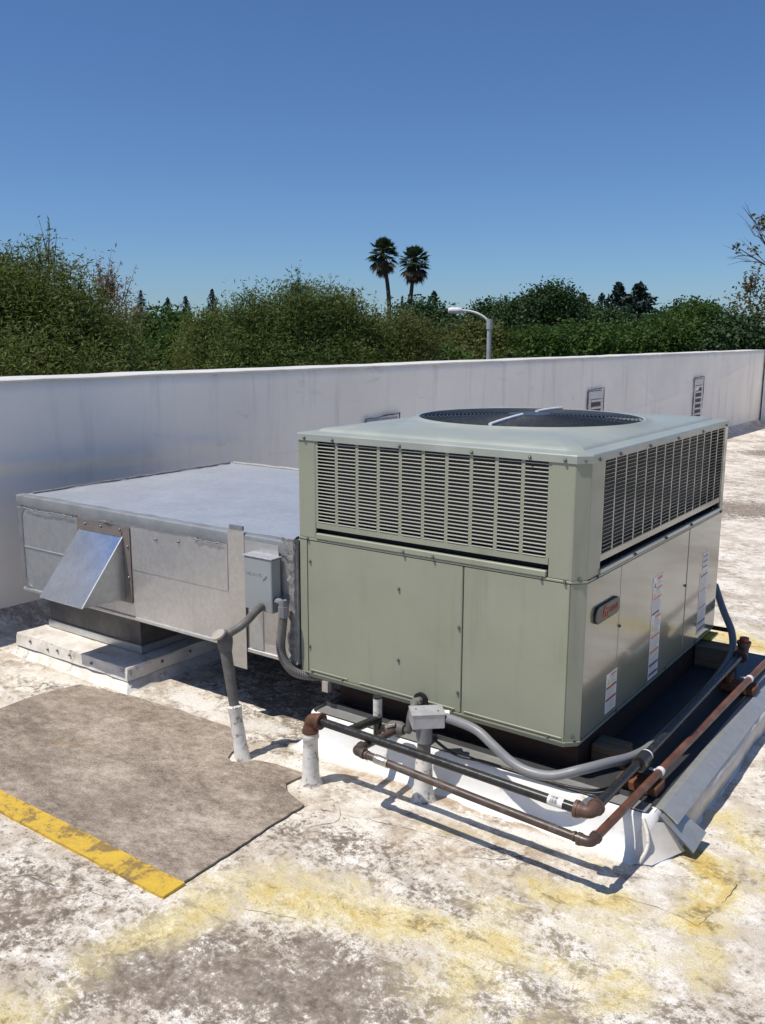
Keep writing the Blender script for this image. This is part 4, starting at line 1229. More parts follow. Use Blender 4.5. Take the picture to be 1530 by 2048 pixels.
def make_riser():
    bx, by = -1.261, -.297
    t = thing('electrical_riser', (bx, by, G), 'leaning electrical riser with white boot and grey elbow fitting left of the white gas post', 'riser')
    top = Vector((-1.338, by, .175))
    b0 = Vector((bx, by, G))
    mid = b0.lerp(top, .47)
    P = [b0 + Vector((.005, 0, -.02)), b0, b0.lerp(mid, .35), b0.lerp(mid, .8), mid, mid + (top-mid)*.03]
    MB().tube(P, lambda f: [.042, .031, .027, .025, .028, .018][min(5, int(f*5 + .5))], 16, rfun=lambda i: 1 + .04*random.uniform(-1, 1)).build('membrane_boot', MAT['boot'], t, smooth=True)
    MB().tube([mid, mid.lerp(top, .5), top], lambda f: .0195 + .004*f, 14).build('riser_pipe', MAT['conduit_dark'], t, smooth=True)
    # pull elbow with sloping cover plate
    e = top
    vs = []; fs = []
    body = MB().tube([e + Vector((.002, 0, -.012)), e + Vector((0, 0, .02)), e + Vector((-.004, .004, .045)), e + Vector((.0, .012, .062))], lambda f: .026 + .006*math.sin(f*PI), 12).build('pull_elbow', MAT['conduit_dark'], t, smooth=True)
    nn = Vector((-.30, -.62, .72)).normalized(); ua = Vector((.75, -.1, .25)); ua = (ua - nn*ua.dot(nn)).normalized(); va = nn.cross(ua)
    pc = e + Vector((-.008, -.026, .056))
    pl = [pc + ua*(.040*math.cos(2*PI*k/16)) + va*(.026*math.sin(2*PI*k/16)) for k in range(16)]
    MB().extrude(pl, nn*-.004, nn*.006).build('elbow_cover', MAT['elbowcover'], body, bevel=.0015)
    P = resample(catmull([e + Vector((.012, .012, .055)), (-1.295, -.235, .262), (-1.318, -.14, .287), (-1.345, -.075, .285), (-1.362, -.052, .275)], 12), .0045)
    MB().tube(P, .0165, 10, rfun=lambda i: 1 + (.04 if i % 2 else -.04)).build('flexible_sleeve', MAT['conduit_dark'], t, smooth=True)
    MB().tube([(-1.360, -.052, .262), (-1.361, -.052, .285)], .021, 8).build('connector', MAT['brass'], t)
make_riser()

# ------------------------------------------------------------------ pipes
def elbow(parent, p, d1, d2, r, mat, name='elbow', collar=1.18):
    p = Vector(p); d1 = Vector(d1).normalized(); d2 = Vector(d2).normalized()
    L = r*1.95
    a = p + d1*L; b = p + d2*L
    P = [a, a.lerp(p, .25)]
    for k in range(7):
        s = k/6
        P.append((a*.6+p*.4).lerp(p, s).lerp(p.lerp(b*.6+p*.4, s), s))
    P += [p.lerp(b, .75), b]
    o = MB().tube(P, r, 16, rfun=lambda i: collar if i in (0, 1, len(P)-1, len(P)-2) else 1.0).build(name, MAT[mat], parent, smooth=True)
    for q, d in ((a, d1), (b, d2)):
        MB().tube([q - d*.002, q + d*.009], r*collar*1.12, 16).build('elbow_collar', MAT[mat], o, smooth=True)
    return o

def make_gas():
    px, py = -.914, -.29
    t = thing('gas_pipe', (px, py, G), 'black iron gas pipe rising from a white boot and turning at the near corner', 'pipe')
    prof = [(.050, -.012), (.038, .008), (.032, .03), (.0305, .08), (.0285, .14), (.028, .175), (.033, .184), (.030, .196), (.0245, .21), (.024, .228)]
    MB().lathe((px, py, G), prof, 20, .05, 5).build('membrane_boot', MAT['boot'], t, smooth=True)
    zA = -.013; zB = -.034; xE = .181; r = .0157
    MB().tube([(px, py, -.06), (px, py, zA - .03)], r, 14).build('riser', MAT['rust'], t, smooth=True)
    elbow(t, (px, py, zA), (0, 0, -1), (1, 0, 0), .0235, 'rust')
    MB().tube([(px + .03, py, zA), (-.4, py, (zA+zB)/2 + .002), (xE - .045, py, zB)], r, 16).build('pipe_run', MAT['pipe_black'], t, smooth=True)
    elbow(t, (xE, py, zB), (-1, 0, 0), (0, 1, 0), .0205, 'elbow')
    MB().tube([(xE, py + .04, zB), (xE + .004, .4, -.032), (xE + .002, 1.40, -.028)], r, 16).build('pipe_run', MAT['pipe_black'], t, smooth=True)
    # coupling with a pale thread ring
    MB().tube([(xE + .005, .10, -.032), (xE + .005, .17, -.032)], .0245, 16).build('coupling', MAT['pipe_black'], t, smooth=True)
    MB().tube([(xE + .005, .1705, -.032), (xE + .005, .181, -.032)], .0225, 16).build('thread_ring', MAT['white'], t, smooth=True)
    elbow(t, (xE + .002, 1.43, -.028), (0, -1, 0), (0, 0, 1), .0235, 'elbow')
    MB().tube([(xE + .002, 1.43, .018), (xE + .002, 1.43, .045)], .021, 10).build('end_cap', MAT['capred'], t)
    # barcode sticker wrapped on the pipe
    x0 = .045
    s = MB().tube([(x0, py, zB + .0025), (x0 + .05, py, zB + .001)], r + .0008, 18, caps=False).build('barcode_sticker', MAT['white'], t, smooth=True)
    rg = random.Random(5)
    xx = x0 + .010
    while xx < x0 + .032:
        wdt = rg.choice((.0008, .0014))
        vs = []; fs = []
        for k in range(7):
            a = math.radians(95 + k*14)
            for q in (0, 1):
                vs.append((xx + q*wdt, py + math.cos(a)*(r + .0013)*1.0, zB + .002 + math.sin(a)*(r + .0013)))
        for k in range(6): fs.append((2*k, 2*k+1, 2*k+3, 2*k+2))
        MB().add(vs, fs).build('printed_bar', MAT['badge'], s)
        xx += wdt + rg.choice((.001, .0018))
    # branch with valve up into the machine
    yb = py + .0
    MB().tube([(-.745, py + .015, -.022), (-.745, -.10, -.040)], r, 14).build('branch_pipe', MAT['pipe_black'], t, smooth=True)
    MB().tube([(-.745, -.10, -.11), (-.745, -.10, -.005)], .0165, 14).build('drip_leg', MAT['pipe_black'], t, smooth=True)
    MB().tube([(-.745, -.10, -.03), (-.745, -.10, .044)], .0172, 14).build('white_nipple', MAT['boot'], t, smooth=True)
    MB().tube([(-.745, -.10, .0445), (-.745, -.10, .05)], .0185, 14).build('nipple_cap', MAT['rubber'], t, smooth=True)
    MB().tube([(-.735, -.10, -.075), (-.60, -.10, -.045)], .015, 14).build('valve_pipe', MAT['pipe_black'], t, smooth=True)
    v = MB().tube([(-.695, -.102, -.063), (-.672, -.104, -.055), (-.64, -.105, -.05), (-.62, -.105, -.048)], lambda f: .019 + .011*math.sin(f*PI), 10).build('gas_valve', MAT['conduit_dark'], t, smooth=True)
    MB().obox((-.665, -.13, -.032), (.020, .004, .006), (-.003, .009, 0), (0, 0, .006)).build('valve_handle', MAT['brass'], v, bevel=.002)
    P = catmull([(-.612, -.102, -.05), (-.60, -.102, -.035), (-.598, -.10, .0), (-.603, -.075, .030), (-.612, -.035, .037), (-.615, .01, .034)], 6)
    MB().tube(P, .0145, 12).build('supply_bend', MAT['conduit_dark'], t, smooth=True)
    MB().tube([(-.613, -.05, .037), (-.614, -.036, .037)], .019, 8).build('union_nut', MAT['brass'], t)
    MB().tube([(-.614, -.012, .035), (-.614, .001, .035)], .030, 16).build('grommet', MAT['rubber'], t, smooth=True)
make_gas()

def make_drain():
    xA, xB, y, zA, zB = -.651, .215, -.361, -.040, -.085
    t = thing('drain_pipe', (xA, y, G), 'brown copper drain pipe running low in front of the black gas pipe', 'pipe')
    r = .0138
    MB().tube([(xA, -.12, -.055), (xA, y + .04, zA - .002)], r, 14).build('pipe_run', MAT['pipe_brown'], t, smooth=True)
    elbow(t, (xA, y, zA), (0, 1, 0), (1, 0, 0), .0165, 'pipe_brown', collar=1.06)
    MB().tube([(xA + .03, y, zA - .001), (-.2, y, -.066), (xB - .04, y, zB + .001)], r, 14).build('pipe_run', MAT['pipe_brown'], t, smooth=True)
    elbow(t, (xB, y, zB), (-1, 0, 0), (0, 1, 0), .0165, 'pipe_brown', collar=1.06)
    MB().tube([(xB, y + .03, zB), (.238, .16, -.07), (.275, 1.3, -.055), (.315, 2.6, -.06)], r, 14).build('pipe_run', MAT['pipe_copper'], t, smooth=True)
    # torn silver tape and pale solder rings
    mb = MB().tube([(xA + .085, y, zA - .005), (xA + .10, y, zA - .0055), (xA + .125, y, zA - .007), (xA + .14, y, zA - .0075)], r + .002, 14, rfun=lambda i: random.uniform(.98, 1.1))
    mb.build('silver_tape', MAT['brass'], t)
    for p in ((xA + .048, y, zA - .0025), (xB - .055, y, zB + .003)):
        MB().tube([p, Vector(p) + Vector((.007, 0, 0))], r + .0022, 14).build('solder_ring', MAT['elbow'], t, smooth=True)
    for yy, xx, zz in ((.155, .238, -.07), (1.18, .271, -.0565)):
        MB().tube([(xx, yy, zz), (xx, yy + .02, zz)], r + .0025, 14).build('pipe_strap', MAT['wirelight'], t)
        MB().box(xx - .035, xx - .012, yy + .003, yy + .017, zz + .001, zz + .004).build('strap_ear', MAT['wirelight'], t)
make_drain()

for (c, lb) in (((.195, .115), 'rust-red pipe support block under the pipes near the curb corner'), ((.235, 1.20), 'dark red pipe support block under the pipes at the far end')):
    t = thing('pipe_support', (c[0], c[1], -.12), lb, 'pipe support', 'pipe supports on the curb')
    MB().box(c[0] - .075, c[0] + .065, c[1] - .04, c[1] + .045, -.1205, -.088).build('block', MAT['rustblock'], t, bevel=.004)
    MB().box(c[0] - .055, c[0] - .035, c[1] - .03, c[1] + .03, -.0885, -.050).build('upright', MAT['rustblock'], t, bevel=.003)

def make_jbox():
    px, py = -.505, -.150
    t = thing('junction_box', (px, py, G), 'small grey metal junction box on a white-booted post in front of the air conditioner', 'electrical box')
    MB().lathe((px, py, G), [(.060, -.010), (.042, .008), (.035, .05), (.032, .11), (.030, .150), (.026, .165)], 18, .07, 8).build('membrane_boot', MAT['boot'], t, smooth=True)
    MB().tube([(px, py, G + .15), (px, py, -.035)], .024, 12).build('post', MAT['conduit_dark'], t, smooth=True)
    MB().tube([(px, py, -.045), (px, py, .014)], .029, 10).build('hub', MAT['conduit'], t, smooth=True)
    a = math.radians(42)
    ex = Vector((math.cos(a), math.sin(a), 0)); ey = Vector((-math.sin(a), math.cos(a), 0))
    FL = Vector((-.522, -.20, 0))
    hx, hy = .058, .042
    c = FL + ex*hx + ey*hy
    MB().obox((c.x, c.y, .037), ex*hx, ey*hy, (0, 0, .025)).build('box', MAT['jbox'], t, bevel=.002)
    lid = MB().obox((c.x, c.y, .064), ex*(hx + .002), ey*(hy + .002), (0, 0, .0018)).build('lid', MAT['jbox'], t)
    for s in (-1, 1):
        MB().lathe(c + ex*(.038*s) + ey*(-.012*s) + Vector((0, 0, .0658)), [(.004, 0), (.004, .0015), (.002, .002)], 8).build('lid_screw', MAT['screw'], lid)
    return c + ex*hx
jend = make_jbox()
make_flex('grey_conduit', 'light grey flexible conduit sagging from the junction box and running along the right side',
          [(jend.x - .01, jend.y - .006, .042), (-.37, -.115, .046), (-.30, -.125, .038), (-.235, -.135, .008), (-.165, -.14, -.028), (-.10, -.14, -.044), (-.02, -.13, -.040), (.06, -.09, -.012),
           (.115, -.0, -.008), (.15, .16, -.035), (.158, .35, -.055), (.160, .80, -.060), (.15, 1.20, -.055), (.135, 1.42, -.03), (.105, 1.52, .03), (.03, 1.63, .10), (-.04, 1.72, .19)], .0165, 'conduit',
          fit=[((jend.x - .005, jend.y - .004, .042), (jend.x + .02, jend.y + .012, .043), .021, 'boot')], depth=.035)
t = thing('thin_cable', (-.2, -.05, -.1), 'thin black cable lying along the front flashing of the curb', 'cable')
P = catmull([(-.50, -.115, -.04), (-.42, -.075, -.10), (-.30, -.055, -.105), (-.12, -.045, -.112), (.02, -.04, -.108), (.10, .0, -.108), (.14, .12, -.11), (.10, .30, -.112)], 10)
MB().tube(P, .0058, 8).build('cable_sheath', MAT['rubber'], t, smooth=True)
t = thing('drain_stub', (-.02, 1.62, -.05), 'short black pipe stub behind the far corner of the air conditioner', 'pipe')
MB().tube([(-.06, 1.62, .005), (.09, 1.60, .012)], .011, 10).build('pipe', MAT['pipe_black'], t, smooth=True)

# ------------------------------------------------------------------ walk pad
def make_mat():
    t = thing('walkway_mat', (-1.6, -.6, G), 'grey-brown granular walkway mat with a worn yellow border stripe, lying on the roof', 'mat')
    z = G + .003
    def arc(cx, cy, r, a0, a1, n=10):
        return [(cx + r*math.cos(math.radians(a0 + (a1-a0)*k/n)), cy + r*math.sin(math.radians(a0 + (a1-a0)*k/n))) for k in range(n+1)]
    out = [(-2.46, -1.012), (-.812, -1.012), (-.815, -.80), (-.822, -.60), (-.818, -.440), (-.87, -.425), (-.94, -.398), (-.972, -.36), (-.974, -.31), (-.958, -.262),
           (-1.05, -.262), (-1.14, -.272), (-1.205, -.292), (-1.225, -.335), (-1.262, -.352), (-1.302, -.340), (-1.32, -.30), (-1.335, -.245), (-1.40, -.175), (-1.50, -.130),
           (-1.8, -.132), (-2.1, -.150), (-2.42, -.205), (-2.47, -.40)]
    # ragged outline
    P = []
    for (ax, ay), (bx, by) in zip(out, out[1:] + out[:1]):
        L = math.hypot(bx-ax, by-ay); k = max(1, int(L/.03))
        for i in range(k): P.append((ax + (bx-ax)*i/k + random.uniform(-.003, .003), ay + (by-ay)*i/k + random.uniform(-.003, .003)))
    bm = bmesh.new()
    o = org(t)
    from mathutils.geometry import tessellate_polygon
    vs = [bm.verts.new((x - o.x, y - o.y, z - o.z)) for x, y in P]
    for tri in tessellate_polygon([[Vector((x, y, 0)) for x, y in P]]):
        if len(set(tri)) == 3: bm.faces.new([vs[k] for k in tri])
    r = bmesh.ops.extrude_face_region(bm, geom=list(bm.faces))
    bmesh.ops.translate(bm, vec=(0, 0, .006), verts=[v for v in r['geom'] if isinstance(v, bmesh.types.BMVert)])
    bmesh.ops.recalc_face_normals(bm, faces=bm.faces)
    me = bpy.data.meshes.new('pad'); bm.to_mesh(me); bm.free()
    link('pad', me, MAT['mat'], t)
    n = 40; vs = []; fs = []
    for i in range(n + 1):
        x = -2.5 + (-.806 + 2.5)*i/n
        vs += [(x, -1.098 + random.uniform(-.002, .002), z - .006), (x, -1.098, z + .006), (x, -1.0125, z + .0075), (x, -1.0125, z - .006)]
    for i in range(n):
        for k in range(4): fs.append((i*4+k, (i+1)*4+k, (i+1)*4+(k+1) % 4, i*4+(k+1) % 4))
    fs.append((0, 1, 2, 3)); fs.append((n*4+3, n*4+2, n*4+1, n*4))
    MB().add(vs, fs).build('yellow_stripe', MAT['stripe'], t)
make_mat()

# ================================================================== BACKGROUND
def at(u, v, r):
    """world point seen in direction (u, v) at horizontal distance r from the viewpoint"""
    d = _F + _R*((u - 765)/FPX) + _U*((1024 - v)/FPX)
    d = d / math.hypot(d.x, d.y)
    return CAM_POS + d*r
ppm = lambda r: FPX / r * .98

def leaves_mesh(name, pos, L, Wd, droop, o, upness=0.0, rng=RNG):
    n = len(pos)
    d = rng.normal(size=(n, 3)); d[:, 2] = d[:, 2]*.7 - droop + upness
    d /= np.linalg.norm(d, axis=1)[:, None] + 1e-9
    s = np.cross(d, rng.normal(size=(n, 3))); s /= np.linalg.norm(s, axis=1)[:, None] + 1e-9
    l = L*rng.uniform(.6, 1.3, n)[:, None]; w = Wd*rng.uniform(.7, 1.3, n)[:, None]
    p = pos - np.array(o)
    v = np.stack([p - d*l*.5, p + s*w*.5, p + d*l*.5, p - s*w*.5], 1).reshape(-1, 3)
    me = bpy.data.meshes.new(name)
    me.vertices.add(4*n); me.vertices.foreach_set('co', v.ravel())
    me.loops.add(4*n); me.loops.foreach_set('vertex_index', np.arange(4*n))
    me.polygons.add(n); me.polygons.foreach_set('loop_start', np.arange(0, 4*n, 4))
    me.update(calc_edges=True)
    return me

def clumps(ells, nclump, per, spread, rng, shell=.55):
    """leaf positions gathered in clumps through the volume of some ellipsoids"""
    vol = np.array([e[3]*e[4]*e[5] for e in ells]); vol = vol/vol.sum()
    k = rng.choice(len(ells), nclump, p=vol)
    E = np.array(ells)[k]
    d = rng.normal(size=(nclump, 3)); d /= np.linalg.norm(d, axis=1)[:, None]
    rad = rng.uniform(shell**3, 1, nclump)**(1/3)
    c = E[:, :3] + d*rad[:, None]*E[:, 3:]*(1 + .12*np.clip(rng.normal(size=(nclump, 1)), -1.5, 1.2))
    pos = np.repeat(c, per, 0) + np.clip(rng.normal(size=(nclump*per, 3)), -1.7, 1.7)*np.array(spread)
    return c, pos

def make_tree(name, label, cat, base, ells, nclump, per, spread, L, Wd, mat, droop=.3, shoots=0, shoot_h=.5, group=None, trunk_r=.14, seed=1, shell=.5, upness=0):
    rng = np.random.default_rng(seed); rg = random.Random(seed)
    t = thing(name, base, label, cat, group)
    c, pos = clumps(ells, nclump, per, spread, rng, shell)
    extra = []
    E = np.array(ells)
    sh = MB()
    for k in range(shoots):
        e = E[rng.integers(len(E))]
        a = rng.uniform(0, 2*PI); q = rng.uniform(0, .75)
        p = e[:3] + np.array([math.cos(a)*q*e[3], math.sin(a)*q*e[4], math.sqrt(1-q*q)*e[5]*.92])
        dirv = np.array([math.cos(a)*q*.6, math.sin(a)*q*.6, 1.0]); dirv /= np.linalg.norm(dirv)
        h = shoot_h*rng.uniform(.4, 1.2); bend = rng.normal(size=3)*.18
        P = [p + dirv*h*s + bend*h*s*s for s in np.linspace(-.25, 1, 8)]
        sh.tube([Vector(x) for x in P], lambda f: .010*(1.1 - f), 4, caps=False)
        for s in np.linspace(.05, 1, int(9 + 20*h)):
            extra.append(p + dirv*h*s + bend*h*s*s + rng.normal(size=3)*.03)
    if extra: pos = np.concatenate([pos, np.array(extra)])
    crown = link('crown', leaves_mesh('crown', pos, L, Wd, droop, org(t), upness, rng), MAT[mat], t)
    if shoots: tag(sh.build('twigs', MAT['trunk'], crown), kind='stuff')
    # trunk and limbs
    tb = MB()
    b = Vector(base); cc = Vector(np.average(E[:, :3], axis=0, weights=E[:, 3]*E[:, 4]*E[:, 5]).tolist())
    fork = b.lerp(Vector((cc.x, cc.y, cc.z)), .55)
    tb.tube(catmull([b, b.lerp(fork, .5) + Vector((rg.uniform(-.1, .1), rg.uniform(-.1, .1), 0)), fork], 5), lambda f: trunk_r*(1.15 - .45*f), 8)
    for k in range(min(9, 3 + len(ells)*2)):
        q = Vector(c[rg.randrange(len(c))].tolist())
        m_ = fork.lerp(q, .5) + Vector((rg.uniform(-.2, .2), rg.uniform(-.2, .2), .2))
        tb.tube(catmull([fork - Vector((0, 0, .1)), m_, q], 5), lambda f: trunk_r*.5*(1.08 - f), 6)
    tb.build('trunk', MAT['trunk'], t, smooth=True)
    return t

def ell(u, v, r, wpx, hpx, depth=None):
    """ellipsoid around a far point, given by its apparent half width and half height at distance r"""
    p = at(u, v, r); k = 1/ppm(r)
    w = wpx*k; h = hpx*k; d = depth or w
    return (p.x, p.y, p.z, (w+d)/2, (w+d)/2, h)
def foot(u, r):
    p = at(u, 700, r); return (p.x, p.y, -5.0)

# nearest willows on the left
make_tree('willow_tree', 'tall bushy olive willow tree at the left edge, behind the white wall', 'tree', foot(60, 13.5),
          [ell(40, 640, 13.5, 130, 85), ell(-70, 640, 14, 110, 100), ell(130, 610, 13.2, 52, 58), ell(175, 680, 13, 72, 62), ell(30, 570, 13.6, 60, 42), ell(60, 740, 13.2, 190, 70), ell(95, 545, 13.4, 34, 30)],
          620, 150, (.21, .21, .17), .085, .019, 'willow', .45, 60, .34, 'willows behind the wall', .2, 21)
make_tree('dry_tree', 'sparse reddish half-dry tree top right of the tall left willow', 'tree', foot(225, 15),
          [ell(228, 625, 15, 38, 38), ell(208, 605, 15, 20, 24)], 100, 16, (.14, .14, .14), .08, .018, 'dry', .2, 34, .42, None, .09, 22)
make_tree('shade_tree', 'round fresh green tree in the gap between the two willow groups', 'tree', foot(325, 21),
          [ell(330, 680, 21, 62, 48), ell(300, 700, 20.5, 45, 42), ell(370, 700, 20, 40, 40), ell(330, 735, 20, 80, 40)], 330, 80, (.24, .24, .17), .11, .055, 'green', .1, 0, 0, None, .16, 23)
for i, (u, v, r, w, h, mt, lb) in enumerate([
        (430, 690, 15.5, 55, 52, 'willow', 'low olive willow at the left end of the central willow row'),
        (505, 674, 15, 46, 74, 'willow2', 'olive willow second from the left in the central row, with wispy top'),
        (600, 662, 15, 58, 84, 'willow2', 'tallest olive willow in the middle of the central row'),
        (672, 668, 15.5, 46, 78, 'willow', 'olive willow right of the tallest one in the central row'),
        (745, 698, 16, 55, 54, 'willow', 'yellowish willow below the left palm'),
        (810, 700, 16.5, 52, 54, 'mixed', 'brownish willow below the right palm')]):
    make_tree('willow_tree', lb, 'tree', foot(u, r), [ell(u, v, r, w*.8, h), ell(u - w*.5, v + 35, r - .3, w*.6, h*.75), ell(u + w*.5, v + 30, r + .2, w*.6, h*.8), ell(u, v + 75, r - .4, w*1.15, 55)],
              300, 140, (.20, .20, .16), .08, .018, mt, .4, 34, .34, 'willows behind the wall', .15, 30 + i)
make_tree('dark_tree', 'dark green tree mass behind the street lamp, left part', 'tree', foot(880, 27), [ell(870, 680, 27, 62, 52), ell(840, 660, 28, 40, 50), ell(905, 705, 26, 55, 45)], 300, 80, (.3, .3, .22), .14, .07, 'dgreen', .1, 0, 0, None, .2, 41)
make_tree('brown_green_tree', 'brownish green tree right behind the street lamp head', 'tree', foot(945, 24), [ell(945, 700, 24, 46, 42), ell(985, 712, 24, 45, 40), ell(930, 735, 23, 60, 34)], 300, 80, (.26, .26, .2), .12, .055, 'mixed', .1, 0, 0, None, .18, 42)
make_tree('low_shrub', 'small bright green bush top peeking over the wall left of the lamp pole', 'shrub', foot(885, 18), [ell(885, 722, 18, 34, 20), ell(915, 728, 18, 22, 14)], 240, 24, (.1, .1, .08), .11, .05, 'green', .0, 0, 0, None, .06, 43)
for i, (u, v, r, w, h, mt, lb) in enumerate([
        (1075, 716, 24, 62, 40, 'green', 'yellow-green tree right of the street lamp pole'),
        (1150, 706, 25, 66, 40, 'green', 'bright green tree left of the middle of the right hedge'),
        (1240, 706, 26, 66, 38, 'green', 'bright green tree below the tall conifers'),
        (1325, 696, 27, 66, 46, 'green', 'bright green tree right of the tall conifers'),
        (1400, 682, 28, 58, 60, 'green', 'bright green tree with raised top near the brown tree'),
        (1470, 700, 27, 60, 52, 'dgreen', 'dark green tree at the foot of the brown tree')]):
    make_tree('hedge_tree', lb, 'tree', foot(u, r), [ell(u, v, r, w*.85, h), ell(u - w*.45, v + 22, r - .5, w*.6, h*.75), ell(u + w*.45, v + 20, r + .3, w*.6, h*.8)],
              340, 90, (.27, .27, .19), .12, .06, mt, .05, 0, 0, 'hedge trees right of the lamp', .15, 50 + i)
make_tree('brown_tree', 'thinning brown-leaved tree at the right edge with bare upper branches', 'tree', foot(1550, 25),
          [ell(1555, 640, 30, 42, 60), ell(1515, 685, 30, 36, 38), ell(1570, 580, 30, 34, 36), ell(1500, 600, 30, 22, 20)], 130, 34, (.22, .22, .18), .12, .055, 'brownleaf', .2, 40, .6, None, .22, 61)
def bare_branch():
    t = bpy.data.objects
    br = [o for o in bpy.data.objects if o.name.startswith('brown_tree')][0]
    mb = MB(); rg = random.Random(4); leaf = []
    def twig(a, b, r, depth):
        m_ = (Vector(a) + Vector(b))/2 + Vector((rg.uniform(-.04, .04), rg.uniform(-.04, .04), rg.uniform(-.02, .06)))
        P = catmull([a, m_, b], 5)
        mb.tube(P, lambda f: r*(1.1 - .8*f), 5)
        if depth:
            for k in range(3):
                q = P[rg.randrange(3, len(P))]
                d = (Vector(b) - Vector(a)).normalized()
                e = q + d*rg.uniform(.25, .6) + Vector((rg.uniform(-.2, .2), rg.uniform(-.2, .2), rg.uniform(-.25, .3)))
                twig(q, e, r*.5, depth - 1)
        else:
            leaf.append(b)
    root = at(1580, 560, 25)
    twig(root, at(1478, 497, 24.8), .03, 2)
    twig(root, at(1515, 470, 25), .03, 2)
    twig(root, at(1540, 430, 25.1), .03, 2)
    mb.build('bare_branch', MAT['trunk'], br, smooth=True)
    c = np.array([list(at(u, v, 25)) for u, v in ((1524, 450), (1516, 440), (1530, 462), (1532, 440), (1505, 500), (1476, 492))])
    pos = np.repeat(c, 18, 0) + RNG.normal(size=(108, 3))*.09
    tag(link('leaf_tuft', leaves_mesh('leaf_tuft', pos, .14, .07, .2, org(br)), MAT['brownleaf'], br), kind='stuff')
bare_branch()

# far trees
def conifer(u, vtop, vbase, r, wpx, lb, seed):
    rng = np.random.default_rng(seed)
    top, bot = at(u, vtop, r), at(u, vbase, r)
    t = thing('conifer_tree', (top.x, top.y, -5.0), lb, 'tree', 'far conifers on the skyline')
    H = top.z - bot.z; w = wpx/ppm(r)
    n = int(1500); s = rng.uniform(0, 1, n)**.75
    k = rng.uniform(0, 1, n)**.5
    a = rng.uniform(0, 2*PI, n)
    rad = w*(np.minimum(1, s*2.2)**.8*(.8 + .3*np.sin(s*23 + a*2)) + .05)*k
    pos = np.stack([top.x + np.cos(a)*rad, top.y + np.sin(a)*rad, top.z - s*H + rad*.12], 1)
    link('crown', leaves_mesh('crown', pos, w*.26, w*.13, -.2, org(t), .25, rng), MAT['conifer'], t)
    MB().tube([(top.x, top.y, -5), (top.x, top.y, top.z - H*.1)], lambda f: .22*(1.1 - f), 6).build('trunk', MAT['trunk'], t)
for i, (u, vt, vb, r, w, lb) in enumerate([
        (281, 580, 660, 62, 13, 'slim dark conifer just right of the dry tree on the skyline'), (335, 594, 665, 66, 13, 'small dark conifer above the round green tree, left one'),
        (371, 592, 665, 66, 15, 'small dark conifer above the round green tree, right one'), (424, 578, 655, 64, 15, 'dark conifer tip rising from the left end of the willow row'),
        (706, 576, 655, 64, 12, 'dark conifer tip left of the palms'), (804, 594, 660, 68, 8, 'thin conifer tip between the palm trunks'), (868, 582, 670, 64, 20, 'broad dark conifer right of the palms'),
        (1166, 586, 670, 70, 27, 'dark conifer left of the small pointed one on the right skyline'), (1204, 586, 670, 72, 19, 'small pointed conifer left of the tall pair'), (1238, 565, 680, 68, 34, 'tall pointed conifer, left of the tall pair'),
        (1280, 566, 680, 67, 40, 'tall broad conifer, right of the tall pair'), (1347, 614, 680, 72, 10, 'small conifer right of the tall pair')]):
    conifer(u, vt, vb, r, w, lb, 100 + i)
for i, (u, v, r, w, h, mt, lb) in enumerate([
        (985, 650, 60, 52, 34, 'dgreen', 'far dark rounded tree above the street lamp'), (1100, 612, 55, 42, 34, 'dgreen', 'far spreading tree crown left of the conifers'),
        (1045, 635, 58, 40, 28, 'dgreen', 'far dark tree between lamp and spreading crown'), (1380, 645, 60, 45, 30, 'dgreen', 'far green tree right of the conifers'),
        (1160, 650, 62, 45, 34, 'dgreen', 'far dark tree just left of the tall conifers'), (1225, 660, 58, 42, 28, 'dgreen', 'far dark tree at the feet of the tall conifers'), (1320, 662, 62, 40, 26, 'dgreen', 'far low dark tree right of the broad conifer')]):
    make_tree('far_tree', lb, 'tree', foot(u, r), [ell(u, v, r, w*.8, h), ell(u + w*.4, v + 20, r, w*.7, h), ell(u - w*.4, v + 24, r, w*.7, h)], 320, 70, (.5, .5, .36), .2, .11, mt, 0, 0, 0, 'far trees', .3, 130 + i)
# unbroken far wood below the skyline
rng = np.random.default_rng(77)
pts = []
for k in range(1500):
    u = rng.uniform(-300, 1800); r = rng.uniform(75, 120); p = at(u, 660, r)
    zt = 1.0 + 2.2*math.sin(u*.011 + 1)*.35 + 1.0*math.sin(u*.037) + rng.normal()*.5
    c = np.array([p.x, p.y, rng.uniform(-4.5, zt)])
    pts.append(c + rng.normal(size=(16, 3))*np.array([.8, .8, .55]))
far = link('far_wood', leaves_mesh('far_wood', np.concatenate(pts), .9, .5, 0, (0, 0, 0)), MAT['dgreen'])
tag(far, 'unbroken dark belt of far trees along the horizon', 'wood', kind='stuff')

